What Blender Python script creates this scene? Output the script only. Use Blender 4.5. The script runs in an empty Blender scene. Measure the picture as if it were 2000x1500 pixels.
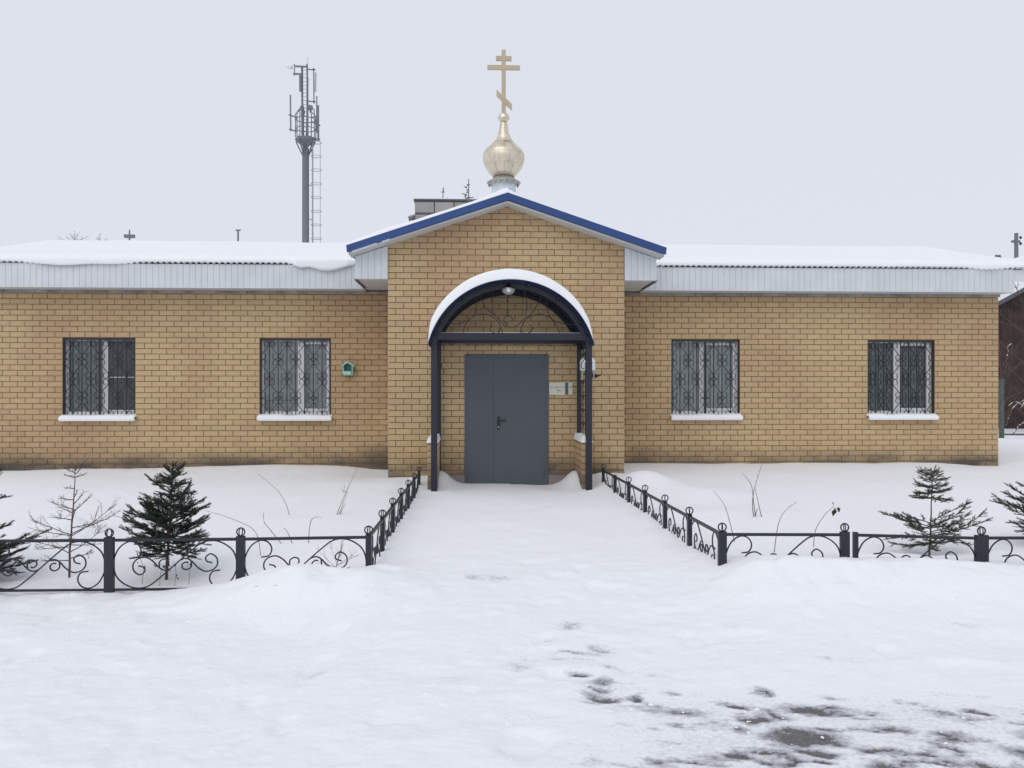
import bpy, math, random
import numpy as np
from mathutils import Vector, Matrix

# ------------------------------------------------------------------ camera, sky, sun, exposure
S = bpy.context.scene
R = math.radians
cam_d = bpy.data.cameras.new("camera"); cam = bpy.data.objects.new("camera", cam_d)
S.collection.objects.link(cam)
cam.location = (0, 0, 1.75); cam.rotation_euler = (R(90), 0, R(-2.56))
cam_d.sensor_width = 36; cam_d.lens = 30.15; cam_d.shift_y = 15 / 2000
cam_d.clip_start = 0.1; cam_d.clip_end = 2000
S.camera = cam
S.render.resolution_x, S.render.resolution_y = 1024, 768

SUN_EL, SUN_AZ = R(46), R(208)          # azimuth clockwise from +Y: behind the camera, a little left
w = bpy.data.worlds.new("World"); S.world = w; w.use_nodes = True
nt = w.node_tree; nt.nodes.clear()
sky = nt.nodes.new('ShaderNodeTexSky'); sky.sky_type = 'NISHITA'; sky.sun_disc = False
sky.sun_elevation = SUN_EL; sky.sun_rotation = SUN_AZ; sky.dust_density = 4; sky.air_density = 1.0
mix = nt.nodes.new('ShaderNodeMix'); mix.data_type = 'RGBA'; mix.inputs[0].default_value = 0.93
cl = nt.nodes.new('ShaderNodeRGB'); cl.outputs[0].default_value = (7.5, 7.74, 8.5, 1)   # even cloud cover
bg = nt.nodes.new('ShaderNodeBackground'); bg.inputs[1].default_value = 0.1
wo = nt.nodes.new('ShaderNodeOutputWorld')
nt.links.new(sky.outputs[0], mix.inputs[6]); nt.links.new(cl.outputs[0], mix.inputs[7])
nt.links.new(mix.outputs[2], bg.inputs[0]); nt.links.new(bg.outputs[0], wo.inputs[0])
sd = bpy.data.lights.new("sun", 'SUN'); sd.energy = 0.72; sd.angle = R(60); sd.color = (1, .965, .91)
sun = bpy.data.objects.new("sun", sd); S.collection.objects.link(sun)
dv = Vector((math.sin(SUN_AZ) * math.cos(SUN_EL), math.cos(SUN_AZ) * math.cos(SUN_EL), math.sin(SUN_EL)))
sun.rotation_euler = dv.to_track_quat('Z', 'Y').to_euler(); sun.location = (0, -5, 30)
S.view_settings.view_transform = 'Standard'; S.view_settings.look = 'None'
S.view_settings.exposure = 0.04; S.view_settings.gamma = 1.0

# ------------------------------------------------------------------ helpers
rnd = random.Random(7)
COL = S.collection
WL = {}                                   # world location of every object built

def tag(o, label=None, cat=None, group=None, kind=None):
    if label: o['label'] = label
    if cat: o['category'] = cat
    if group: o['group'] = group
    if kind: o['kind'] = kind
    return o

def place(o, loc, parent=None):
    COL.objects.link(o)
    loc = Vector(loc); WL[o] = loc
    if parent:
        o.parent = parent; o.location = loc - WL[parent]
    else:
        o.location = loc
    return o

def thing(name, label, cat, loc, group=None):
    o = bpy.data.objects.new(name, None); o.empty_display_size = .2
    place(o, loc); return tag(o, label, cat, group)

def catmull(pts, k=6, closed=False):
    P = [Vector(p) for p in pts]; n = len(P); out = []
    rng = range(n) if closed else range(n - 1)
    for i in rng:
        p1, p2 = P[i], P[(i + 1) % n]
        p0 = P[i - 1] if (i > 0 or closed) else p1 * 2 - p2
        p3 = P[(i + 2) % n] if (i + 2 < n or closed) else p2 * 2 - p1
        for j in range(k):
            t = j / k
            out.append(.5 * ((2 * p1) + (p2 - p0) * t + (2 * p0 - 5 * p1 + 4 * p2 - p3) * t * t + (3 * p1 - p0 - 3 * p2 + p3) * t ** 3))
    if not closed: out.append(P[-1])
    return out

class MB:
    def __init__(s): s.v = []; s.f = []
    def add(s, v, f):
        b = len(s.v); s.v += [tuple(p) for p in v]; s.f += [tuple(i + b for i in q) for q in f]; return s
    def box(s, a, b):
        x0, y0, z0 = a; x1, y1, z1 = b
        return s.add([(x0,y0,z0),(x1,y0,z0),(x1,y1,z0),(x0,y1,z0),(x0,y0,z1),(x1,y0,z1),(x1,y1,z1),(x0,y1,z1)],
                     [(0,3,2,1),(4,5,6,7),(0,1,5,4),(1,2,6,5),(2,3,7,6),(3,0,4,7)])
    def cbox(s, a, b, c=.005):            # box with all edges chamfered
        x0, y0, z0 = a; x1, y1, z1 = b; v = []; f = []
        X = (x0, x1); Y = (y0, y1); Z = (z0, z1); idx = {}
        for i in (0, 1):
            for j in (0, 1):
                for k in (0, 1):
                    sx = c if i == 0 else -c; sy = c if j == 0 else -c; sz = c if k == 0 else -c
                    for ax, p in (('x', (X[i], Y[j] + sy, Z[k] + sz)), ('y', (X[i] + sx, Y[j], Z[k] + sz)), ('z', (X[i] + sx, Y[j] + sy, Z[k]))):
                        idx[(i, j, k, ax)] = len(v); v.append(p)
        g = lambda i, j, k, a: idx[(i, j, k, a)]
        for i in (0, 1):
            q = [g(i,0,0,'x'), g(i,1,0,'x'), g(i,1,1,'x'), g(i,0,1,'x')]; f.append(q if i else q[::-1])
            q = [g(0,i,0,'y'), g(1,i,0,'y'), g(1,i,1,'y'), g(0,i,1,'y')]; f.append(q[::-1] if i else q)
            q = [g(0,0,i,'z'), g(1,0,i,'z'), g(1,1,i,'z'), g(0,1,i,'z')]; f.append(q if i else q[::-1])
        for i in (0, 1):
            for j in (0, 1):
                f.append([g(i,j,0,'x'), g(i,j,1,'x'), g(i,j,1,'y'), g(i,j,0,'y')][::(1 if i != j else -1)])
                f.append([g(i,0,j,'x'), g(i,1,j,'x'), g(i,1,j,'z'), g(i,0,j,'z')][::(-1 if i != j else 1)])
                f.append([g(0,i,j,'y'), g(1,i,j,'y'), g(1,i,j,'z'), g(0,i,j,'z')][::(1 if i != j else -1)])
                for k in (0, 1):
                    q = [g(i,j,k,'x'), g(i,j,k,'y'), g(i,j,k,'z')]; f.append(q if (i + j + k) % 2 else q[::-1])
        return s.add(v, f)
    def tube(s, pts, r, n=6, closed=False, cap=True):
        P = [Vector(p) for p in pts]; m = len(P)
        rr = r if isinstance(r, (list, tuple)) else [r] * m
        v = []; f = []; up = None
        for i in range(m):
            if closed: t = P[(i + 1) % m] - P[i - 1]
            else: t = P[min(i + 1, m - 1)] - P[max(i - 1, 0)]
            if t.length < 1e-9: t = Vector((0, 0, 1))
            t.normalize()
            if up is None:
                up = Vector((0, 0, 1)) if abs(t.z) < .9 else Vector((1, 0, 0))
            a = t.cross(up)
            if a.length < 1e-4: a = t.cross(Vector((1, .3, 0)))
            a.normalize(); b = a.cross(t); up = b
            for k in range(n):
                an = 2 * math.pi * k / n
                v.append(P[i] + (a * math.cos(an) + b * math.sin(an)) * rr[i])
        for i in range(m if closed else m - 1):
            j = (i + 1) % m
            for k in range(n):
                l = (k + 1) % n
                f.append((i * n + k, i * n + l, j * n + l, j * n + k))
        if cap and not closed:
            f.append(tuple(range(n))[::-1]); f.append(tuple((m - 1) * n + k for k in range(n)))
        return s.add(v, f)
    def bar(s, a, b, w, h=None, up=(0, 0, 1)):     # rectangular bar between two points
        a = Vector(a); b = Vector(b); h = h or w; t = (b - a).normalized(); u = Vector(up)
        if abs(t.dot(u)) > .98: u = Vector((0, 1, 0))
        x = t.cross(u).normalized(); y = x.cross(t); v = []
        for p in (a, b):
            for sx, sy in ((-1,-1),(1,-1),(1,1),(-1,1)): v.append(p + x * sx * w / 2 + y * sy * h / 2)
        return s.add(v, [(0,3,2,1),(4,5,6,7),(0,1,5,4),(1,2,6,5),(2,3,7,6),(3,0,4,7)])
    def lathe(s, prof, c, n=24, a0=0, a1=2 * math.pi):
        full = abs(a1 - a0 - 2 * math.pi) < 1e-6; m = n if full else n + 1; v = []; f = []
        for r, z in prof:
            for k in range(m):
                an = a0 + (a1 - a0) * k / n
                v.append((c[0] + r * math.cos(an), c[1] + r * math.sin(an), c[2] + z))
        for i in range(len(prof) - 1):
            for k in range(n):
                l = (k + 1) % m if full else k + 1
                f.append((i * m + k, i * m + l, (i + 1) * m + l, (i + 1) * m + k))
        return s.add(v, f)
    def prism(s, poly, y0, y1):           # polygon in (x,z), extruded in y; counter-clockwise seen from -y
        n = len(poly); v = [(x, y0, z) for x, z in poly] + [(x, y1, z) for x, z in poly]
        f = [tuple(range(n)), tuple(range(2 * n - 1, n - 1, -1))]
        for i in range(n):
            j = (i + 1) % n; f.append((i, n + i, n + j, j))
        return s.add(v, f)
    def build(s, name, mat, parent=None, smooth=False, loc=None):
        V = np.array(s.v, dtype=float)
        if loc is None:
            lo, hi = V.min(0), V.max(0); loc = ((lo[0] + hi[0]) / 2, (lo[1] + hi[1]) / 2, lo[2])
        V = V - np.array(loc)
        me = bpy.data.meshes.new(name); me.from_pydata(V.tolist(), [], s.f)
        if smooth: me.polygons.foreach_set('use_smooth', [True] * len(me.polygons))
        me.materials.append(mat); me.update()
        return place(bpy.data.objects.new(name, me), loc, parent)

def grid_mesh(X, Y, Z):                    # 2-D arrays -> verts, quads
    n, m = X.shape
    v = np.stack([X.ravel(), Y.ravel(), Z.ravel()], 1)
    i = np.arange(n * m).reshape(n, m)
    f = np.stack([i[:-1, :-1].ravel(), i[:-1, 1:].ravel(), i[1:, 1:].ravel(), i[1:, :-1].ravel()], 1)
    return v, f

def _h(ix, iy, seed):
    n = (ix.astype(np.int64) * 374761393 + iy.astype(np.int64) * 668265263 + seed * 1442695041) & 0x7fffffff
    n = ((n ^ (n >> 13)) * 1274126177) & 0x7fffffff
    return ((n ^ (n >> 16)) & 0xffff) / 65535.0
def vnoise(x, y, seed=0):
    ix, iy = np.floor(x), np.floor(y); fx, fy = x - ix, y - iy
    fx = fx * fx * fx * (fx * (fx * 6 - 15) + 10); fy = fy * fy * fy * (fy * (fy * 6 - 15) + 10)
    a, b = _h(ix, iy, seed), _h(ix + 1, iy, seed); c, d = _h(ix, iy + 1, seed), _h(ix + 1, iy + 1, seed)
    return (a + (b - a) * fx) * (1 - fy) + (c + (d - c) * fx) * fy
def fbm(x, y, o=4, seed=0):
    t = 0; a = .5; s = 0
    for k in range(o):
        t = t + a * (vnoise(x, y, seed + k) - .5); s += a; a *= .5; x = x * 2.03 + 5.1; y = y * 2.03 + 1.7
    return t / s
def sstep(a, b, x):
    t = np.clip((np.asarray(x, float) - a) / (b - a), 0, 1); return t * t * (3 - 2 * t)

# ------------------------------------------------------------------ materials
def mat(name, col, rough=.6, metal=0., bump=0., bscale=30., var=0., vscale=6., spec=None, coat=0.):
    m = bpy.data.materials.new(name); m.use_nodes = True
    n = m.node_tree.nodes; l = m.node_tree.links; p = n['Principled BSDF']
    p.inputs['Base Color'].default_value = (*col, 1); p.inputs['Roughness'].default_value = rough
    p.inputs['Metallic'].default_value = metal
    if spec is not None: p.inputs['Specular IOR Level'].default_value = spec
    if coat: p.inputs['Coat Weight'].default_value = coat
    g = n.new('ShaderNodeNewGeometry')
    if var:
        t = n.new('ShaderNodeTexNoise'); t.inputs['Scale'].default_value = vscale; t.inputs['Detail'].default_value = 6
        l.new(g.outputs['Position'], t.inputs['Vector'])
        mr = n.new('ShaderNodeMapRange'); mr.inputs[1].default_value = .3; mr.inputs[2].default_value = .7
        mr.inputs[3].default_value = 1 - var; mr.inputs[4].default_value = 1 + var
        l.new(t.outputs[0], mr.inputs[0])
        mx = n.new('ShaderNodeVectorMath'); mx.operation = 'SCALE'; mx.inputs[0].default_value = col
        l.new(mr.outputs[0], mx.inputs['Scale']); l.new(mx.outputs[0], p.inputs['Base Color'])
    if bump:
        t2 = n.new('ShaderNodeTexNoise'); t2.inputs['Scale'].default_value = bscale; t2.inputs['Detail'].default_value = 5
        l.new(g.outputs['Position'], t2.inputs['Vector'])
        b = n.new('ShaderNodeBump'); b.inputs['Strength'].default_value = bump; b.inputs['Distance'].default_value = .01
        l.new(t2.outputs[0], b.inputs['Height']); l.new(b.outputs[0], p.inputs['Normal'])
    return m

def brick_mat():
    m = bpy.data.materials.new("brick"); m.use_nodes = True
    n = m.node_tree.nodes; l = m.node_tree.links; p = n['Principled BSDF']; p.inputs['Roughness'].default_value = .85
    p.inputs['Specular IOR Level'].default_value = .25
    g = n.new('ShaderNodeNewGeometry'); oi = n.new('ShaderNodeObjectInfo')
    ad = n.new('ShaderNodeMath'); ad.operation = 'ADD'; l.new(g.outputs['Random Per Island'], ad.inputs[0]); l.new(oi.outputs['Random'], ad.inputs[1])
    fr = n.new('ShaderNodeMath'); fr.operation = 'FRACT'; l.new(ad.outputs[0], fr.inputs[0])
    cr = n.new('ShaderNodeValToRGB'); e = cr.color_ramp.elements
    e[0].position = 0; e[0].color = (0.490, 0.354, 0.201, 1); e[1].position = 1; e[1].color = (0.528, 0.392, 0.220, 1)
    for pos, c in ((.2, (0.518, 0.381, 0.217, 1)), (.45, (0.535, 0.396, 0.221, 1)), (.6, (0.512, 0.375, 0.215, 1)), (.8, (0.547, 0.408, 0.230, 1))):
        x = e.new(pos); x.color = c
    l.new(fr.outputs[0], cr.inputs[0])
    # broad hue drift over the wall
    t0 = n.new('ShaderNodeTexNoise'); t0.inputs['Scale'].default_value = .55; t0.inputs['Detail'].default_value = 3; l.new(g.outputs['Position'], t0.inputs['Vector'])
    m0 = n.new('ShaderNodeMix'); m0.data_type = 'RGBA'; m0.blend_type = 'MULTIPLY'; m0.inputs[7].default_value = (.84, .78, .80, 1)
    r0 = n.new('ShaderNodeMapRange'); r0.inputs[1].default_value = .4; r0.inputs[2].default_value = .65; l.new(t0.outputs[0], r0.inputs[0])
    l.new(r0.outputs[0], m0.inputs[0]); l.new(cr.outputs[0], m0.inputs[6])
    # fine grain
    t1 = n.new('ShaderNodeTexNoise'); t1.inputs['Scale'].default_value = 60; t1.inputs['Detail'].default_value = 6; l.new(g.outputs['Position'], t1.inputs['Vector'])
    r1 = n.new('ShaderNodeMapRange'); r1.inputs[1].default_value = .25; r1.inputs[2].default_value = .75; r1.inputs[3].default_value = .84; r1.inputs[4].default_value = 1.1; l.new(t1.outputs[0], r1.inputs[0])
    m1 = n.new('ShaderNodeVectorMath'); m1.operation = 'SCALE'; l.new(m0.outputs[2], m1.inputs[0]); l.new(r1.outputs[0], m1.inputs['Scale'])
    # splash dirt near the ground, blotchy
    sp = n.new('ShaderNodeSeparateXYZ'); l.new(g.outputs['Position'], sp.inputs[0])
    rz = n.new('ShaderNodeMapRange'); rz.interpolation_type = 'SMOOTHSTEP'; rz.inputs[1].default_value = .80; rz.inputs[2].default_value = .42; l.new(sp.outputs[2], rz.inputs[0])
    mp = n.new('ShaderNodeMapping'); mp.inputs['Scale'].default_value = (.8, .8, 2.2); l.new(g.outputs['Position'], mp.inputs[0])
    t2 = n.new('ShaderNodeTexNoise'); t2.inputs['Scale'].default_value = 1.3; t2.inputs['Detail'].default_value = 7; t2.inputs['Roughness'].default_value = .65; l.new(mp.outputs[0], t2.inputs['Vector'])
    r2 = n.new('ShaderNodeMapRange'); r2.inputs[1].default_value = .26; r2.inputs[2].default_value = .60; l.new(t2.outputs[0], r2.inputs[0])
    mu = n.new('ShaderNodeMath'); mu.operation = 'MULTIPLY'; l.new(rz.outputs[0], mu.inputs[0]); l.new(r2.outputs[0], mu.inputs[1])
    ms = n.new('ShaderNodeMath'); ms.operation = 'MULTIPLY'; ms.inputs[1].default_value = 1.0; l.new(mu.outputs[0], ms.inputs[0])
    # two sooty stains low on the wing walls
    prev = ms
    for (sx, sz) in ((-2.05, .42), (3.15, .48), (-1.75, .5)):
        ds = n.new('ShaderNodeVectorMath'); ds.operation = 'SUBTRACT'; ds.inputs[1].default_value = (sx, 15.57, sz); l.new(g.outputs['Position'], ds.inputs[0])
        sc = n.new('ShaderNodeVectorMath'); sc.operation = 'MULTIPLY'; sc.inputs[1].default_value = (1.45, .8, 3.1); l.new(ds.outputs[0], sc.inputs[0])
        ln = n.new('ShaderNodeVectorMath'); ln.operation = 'LENGTH'; l.new(sc.outputs[0], ln.inputs[0])
        nz = n.new('ShaderNodeMath'); nz.operation = 'MULTIPLY_ADD'; nz.inputs[1].default_value = -1.2; l.new(t2.outputs[0], nz.inputs[0]); 
        aa = n.new('ShaderNodeMath'); aa.operation = 'ADD'; aa.inputs[1].default_value = .6; l.new(ln.outputs['Value'], aa.inputs[0]); l.new(aa.outputs[0], nz.inputs[2])
        rr = n.new('ShaderNodeMapRange'); rr.inputs[1].default_value = 1.05; rr.inputs[2].default_value = .15; rr.inputs[3].default_value = 0; rr.inputs[4].default_value = .78; l.new(nz.outputs[0], rr.inputs[0])
        mxx = n.new('ShaderNodeMath'); mxx.operation = 'MAXIMUM'; l.new(prev.outputs[0], mxx.inputs[0]); l.new(rr.outputs[0], mxx.inputs[1]); prev = mxx
    m2 = n.new('ShaderNodeMix'); m2.data_type = 'RGBA'; m2.inputs[7].default_value = (.105, .088, .072, 1)
    l.new(prev.outputs[0], m2.inputs[0]); l.new(m1.outputs[0], m2.inputs[6]); l.new(m2.outputs[2], p.inputs['Base Color'])
    b = n.new('ShaderNodeBump'); b.inputs['Strength'].default_value = .35; b.inputs['Distance'].default_value = .004; l.new(t1.outputs[0], b.inputs['Height']); l.new(b.outputs[0], p.inputs['Normal'])
    return m

def snow_mat(ground=False):
    m = bpy.data.materials.new("trodden_snow" if ground else "snow"); m.use_nodes = True
    n = m.node_tree.nodes; l = m.node_tree.links; p = n['Principled BSDF']
    p.inputs['Base Color'].default_value = (.86, .875, .90, 1); p.inputs['Roughness'].default_value = .75; p.inputs['Specular IOR Level'].default_value = .2
    g = n.new('ShaderNodeNewGeometry')
    t = n.new('ShaderNodeTexNoise'); t.inputs['Scale'].default_value = 24; t.inputs['Detail'].default_value = 9; t.inputs['Roughness'].default_value = .62
    l.new(g.outputs['Position'], t.inputs['Vector'])
    b = n.new('ShaderNodeBump'); b.inputs['Strength'].default_value = .6 if ground else .3; b.inputs['Distance'].default_value = .018
    l.new(t.outputs[0], b.inputs['Height']); l.new(b.outputs[0], p.inputs['Normal'])
    if ground:
        at = n.new('ShaderNodeAttribute'); at.attribute_name = 'bare'
        t3 = n.new('ShaderNodeTexNoise'); t3.inputs['Scale'].default_value = 38; t3.inputs['Detail'].default_value = 8; t3.inputs['Roughness'].default_value = .7; l.new(g.outputs['Position'], t3.inputs['Vector'])
        a0 = n.new('ShaderNodeMath'); a0.operation = 'MULTIPLY_ADD'; a0.inputs[1].default_value = .85; l.new(t3.outputs[0], a0.inputs[0]); l.new(at.outputs['Fac'], a0.inputs[2])
        s1 = n.new('ShaderNodeMapRange'); s1.interpolation_type = 'SMOOTHSTEP'; s1.inputs[1].default_value = .52; s1.inputs[2].default_value = 1.08; l.new(a0.outputs[0], s1.inputs[0])
        s2 = n.new('ShaderNodeMapRange'); s2.interpolation_type = 'SMOOTHSTEP'; s2.inputs[1].default_value = .98; s2.inputs[2].default_value = 1.16; s2.inputs[4].default_value = .88; l.new(a0.outputs[0], s2.inputs[0])
        # old snow: faint dirt flecks
        t4 = n.new('ShaderNodeTexNoise'); t4.inputs['Scale'].default_value = 3.1; t4.inputs['Detail'].default_value = 10; t4.inputs['Roughness'].default_value = .7; l.new(g.outputs['Position'], t4.inputs['Vector'])
        r4 = n.new('ShaderNodeMapRange'); r4.inputs[1].default_value = .58; r4.inputs[2].default_value = .78; r4.inputs[3].default_value = 0; r4.inputs[4].default_value = .24; l.new(t4.outputs[0], r4.inputs[0])
        ft = n.new('ShaderNodeAttribute'); ft.attribute_name = 'trod'
        r5 = n.new('ShaderNodeMath'); r5.operation = 'MULTIPLY'; l.new(r4.outputs[0], r5.inputs[0]); l.new(ft.outputs['Fac'], r5.inputs[1])
        c0 = n.new('ShaderNodeMix'); c0.data_type = 'RGBA'; c0.inputs[6].default_value = (.86, .875, .90, 1); c0.inputs[7].default_value = (.45, .45, .47, 1); l.new(r5.outputs[0], c0.inputs[0])
        c1 = n.new('ShaderNodeMix'); c1.data_type = 'RGBA'; c1.inputs[7].default_value = (.37, .38, .425, 1); l.new(s1.outputs[0], c1.inputs[0]); l.new(c0.outputs[2], c1.inputs[6])
        t6 = n.new('ShaderNodeTexNoise'); t6.inputs['Scale'].default_value = 160; t6.inputs['Detail'].default_value = 4; l.new(g.outputs['Position'], t6.inputs['Vector'])
        ca = n.new('ShaderNodeValToRGB'); ca.color_ramp.elements[0].position = .42; ca.color_ramp.elements[0].color = (.042, .038, .039, 1); ca.color_ramp.elements[1].position = .66; ca.color_ramp.elements[1].color = (.20, .188, .185, 1); l.new(t6.outputs[0], ca.inputs[0])
        c2 = n.new('ShaderNodeMix'); c2.data_type = 'RGBA'; l.new(s2.outputs[0], c2.inputs[0]); l.new(c1.outputs[2], c2.inputs[6]); l.new(ca.outputs[0], c2.inputs[7])
        l.new(c2.outputs[2], p.inputs['Base Color'])
        rr = n.new('ShaderNodeMapRange'); rr.inputs[3].default_value = .75; rr.inputs[4].default_value = .42; l.new(s1.outputs[0], rr.inputs[0]); l.new(rr.outputs[0], p.inputs['Roughness'])
    return m

def glass_mat():
    m = bpy.data.materials.new("window_glass"); m.use_nodes = True
    n = m.node_tree.nodes; l = m.node_tree.links; n.remove(n['Principled BSDF']); o = n['Material Output']
    tr = n.new('ShaderNodeBsdfTransparent'); tr.inputs[0].default_value = (.90, .915, .92, 1)
    gl = n.new('ShaderNodeBsdfGlossy'); gl.inputs['Roughness'].default_value = .03
    fr = n.new('ShaderNodeFresnel'); fr.inputs[0].default_value = 1.6
    mx = n.new('ShaderNodeMixShader'); l.new(fr.outputs[0], mx.inputs[0]); l.new(tr.outputs[0], mx.inputs[1]); l.new(gl.outputs[0], mx.inputs[2]); l.new(mx.outputs[0], o.inputs[0])
    return m

M = dict(
    brick=brick_mat(), mortar=mat("mortar", (.18, .128, .08), .95, bump=.4, bscale=80, var=.25, vscale=5),
    snow=snow_mat(), gsnow=snow_mat(True), glass=glass_mat(),
    siding=mat("white_siding", (.60, .635, .66), .45, var=.07, vscale=2.5), soffit=mat("soffit_panel", (.56, .575, .575), .5, var=.06, vscale=3),
    gap_shade_roof=mat("shadow_gap_and_roof_dark", (.09, .10, .12), .5), cornice=mat("grey_cornice", (.26, .255, .25), .8, var=.35, vscale=5),  # first dark tone paints the eave shadow gap, also colours the wooden house roof
    blue=mat("blue_painted_metal", (.016, .058, .205), .38, var=.12, vscale=2), roof=mat("roof_sheet_metal", (.04, .06, .10), .45),
    navy=mat("navy_painted_metal", (.0105, .0135, .026), .42, var=.15, vscale=4), sheet=mat("navy_canopy_sheet", (.015, .028, .078), .32, var=.1, vscale=3),
    iron=mat("black_painted_iron", (.0135, .0165, .025), .45, var=.2, vscale=9), grille=mat("grille_iron", (.012, .014, .018), .5, var=.2, vscale=9),
    pvc=mat("white_window_plastic", (.74, .75, .77), .35, var=.04), screen=mat("insect_screen", (.085, .095, .105), .8),
    curtA=mat("grey_curtain", (.72, .755, .765), .9, var=.12, vscale=9), curtB=mat("dark_curtain", (.21, .25, .26), .9, var=.15, vscale=7), curtC=mat("mid_curtain", (.43, .47, .48), .9, var=.15, vscale=8),
    dark=mat("dark_interior", (.03, .032, .035), .9), door=mat("slate_door_paint", (.074, .087, .107), .40, bump=.05, bscale=220, var=.05, vscale=2),
    black=mat("black_plastic", (.015, .015, .017), .4), steel=mat("steel", (.5, .5, .5), .35, metal=1),
    gold=mat("pale_gold_sheet", (.72, .65, .52), .42, metal=1, var=.12, vscale=7), goldd=mat("dull_gold", (.50, .43, .31), .4, metal=1), crossm=mat("matt_gold", (.47, .40, .28), .45, metal=.4, var=.05),
    drum=mat("galvanised_drum", (.60, .66, .70), .45, var=.1, vscale=8), lace=mat("weathered_collar_metal", (.42, .41, .38), .4, metal=.5, var=.3, vscale=18),
    sign=mat("cream_sign", (.60, .61, .50), .6, var=.06, vscale=20), ink=mat("sign_ink", (.07, .085, .08), .7), stripe=mat("sign_stripe", (.085, .125, .115), .7),
    mint=mat("mint_paint", (.36, .62, .53), .6, var=.1, vscale=30), teal=mat("teal_paint", (.085, .23, .215), .7), plinth=mat("plinth_render", (.23, .195, .19), .9, var=.1, bump=.3, bscale=60),
    tile=mat("plain_mortar_patch", (.44, .325, .195), .9, var=.16, vscale=14, bump=.4),
    needle=mat("spruce_needles", (.038, .060, .042), .6, var=.45, vscale=14, spec=.3), needle2=mat("yellowing_spruce_needles", (.052, .066, .036), .65, var=.45, vscale=11, spec=.3),
    bark=mat("bark", (.085, .062, .05), .9, var=.3, vscale=40), twig=mat("reddish_twig", (.105, .068, .058), .85, var=.25, vscale=30), dry=mat("dry_stem", (.12, .095, .075), .9, var=.3, vscale=30),
    leaf=mat("withered_leaf", (.045, .042, .035), .9), mast=mat("mast_steel", (.15, .17, .20), .6), steel_haze=mat("light_steel_and_hazed_trees", (.36, .40, .45), .6), white=mat("white_plastic", (.72, .75, .78), .5),
    conc=mat("concrete_panel", (.31, .30, .29), .9, var=.15, vscale=.35), concd=mat("panel_joint", (.12, .12, .12), .9), glassd=mat("far_glass", (.10, .12, .14), .25),
    plank=mat("dark_red_planks", (.045, .028, .028), .85, var=.35, vscale=3), post=mat("weathered_post", (.09, .105, .10), .9, var=.2, vscale=8),
    lampg=mat("lamp_glass", (.30, .30, .28), .12, spec=.8), bird=mat("dark_feathers", (.022, .016, .018), .8), wood=mat("pale_wood", (.42, .36, .29), .8),
)

# ------------------------------------------------------------------ ground
def G(X, Y, cx, cy, sx, sy, a): return a * np.exp(-((X - cx) / sx) ** 2 - ((Y - cy) / sy) ** 2)
XW, YW, YP = .545, 15.57, 14.07           # entrance axis, wing wall plane, entrance wall plane
FL, FR, FYL, FYR = -.905, 2.11, 7.45, 7.20

def ground_h(X, Y):
    path = np.interp(Y, [3, 4.6, 5.6, 6.6, 7.4, 9, 13, 15], [.02, .03, .06, .13, .19, .21, .235, .24])
    left = np.interp(Y, [3, 4.6, 5.8, 6.8, 7.5, 8.2, 9, 10.5, 12, 13.2, 14.6, 15.6], [.015, .02, .02, .015, .025, .09, .17, .24, .30, .345, .355, .385])
    right = np.interp(Y, [3, 4.6, 5.6, 6.3, 6.9, 7.5, 8.2, 10, 12, 14, 15.6], [.02, .03, .06, .15, .31, .27, .22, .26, .33, .40, .435])
    wl = 1 - sstep(-1.25, -.75, X); wr = sstep(1.85, 2.4, X)
    h = path + (left - path) * wl + (right - path) * wr
    far = sstep(16, 19, Y)
    h = h * (1 - far) + .42 * far
    h = h + G(X, Y, -1.42, 7.08, .58, .46, .29) + G(X, Y, -2.3, 7.2, .6, .35, .06) + G(X, Y, -.95, 6.75, .6, .5, .05)
    h = h + G(X, Y, 2.0, 9.6, .35, 3.2, .06) + G(X, Y, 2.55, 12.6, .45, .55, .22) + G(X, Y, 3.1, 11.8, .7, .5, .08) + G(X, Y, 3.0, 10.2, .9, .5, .05)
    h = h + G(X, Y, 2.7, 6.9, .9, .42, .07) + G(X, Y, 4.0, 6.75, .8, .4, .04) + G(X, Y, 4.9, 7.0, .7, .5, -.06) - G(X, Y, 4.4, 8.1, .35, .35, .07)
    h = h - G(X, Y, -2.82, 8.0, .3, .3, .05) - G(X, Y, -4.3, 8.1, .6, .4, .05) + G(X, Y, -4.35, 9.3, .35, .4, .25)
    # drifts along the walls and in the porch
    h = h + G(X, Y, -3.4, 15.5, 1.6, .9, .05) - G(X, Y, -1.7, 15.0, .5, .9, .08) - G(X, Y, 9.7, 15.5, .8, 1.2, .08) - G(X, Y, -9, 15.5, 1.5, 1.5, .06)
    for c in (-.52, 1.63):
        h = h + G(X, Y, c, 13.85, .19, .50, .22)
    h = h + G(X, Y, -.85, 13.7, .2, .6, .14) + G(X, Y, 2.0, 13.7, .25, .6, .16)
    # uneven surface
    calm = sstep(7.5, 8.6, Y) * (1 - np.clip(1 - np.abs(X - .6) / 1.4, 0, 1) * .4)
    rough = 1 - calm
    near = (np.abs(X) < 40) & (Y < 40)
    h = h + np.where(near, fbm(X * .8, Y * .8, 3, 3) * .05, 0) + np.where(near, fbm(X * 2.9, Y * 2.9, 4, 11) * (.014 + .027 * rough), 0)
    h = h + np.where(near, fbm(X * 12, Y * 12, 3, 21) * (.002 + .014 * rough), 0)
    # scuffs and footprints in the trodden strip
    ft = vnoise(X * 4.1, Y * 3.3, 51); h = h - np.where(near, sstep(.72, .92, ft) * .022 * rough, 0)
    bank = G(X, Y, -1.3, 6.9, .9, .5, 1) + G(X, Y, 3.9, 6.75, 2.4, .45, 1)
    h = h + np.where(near, fbm(X * 5, Y * 5, 4, 71) * .045 * np.clip(bank, 0, 1), 0)
    return h

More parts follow.
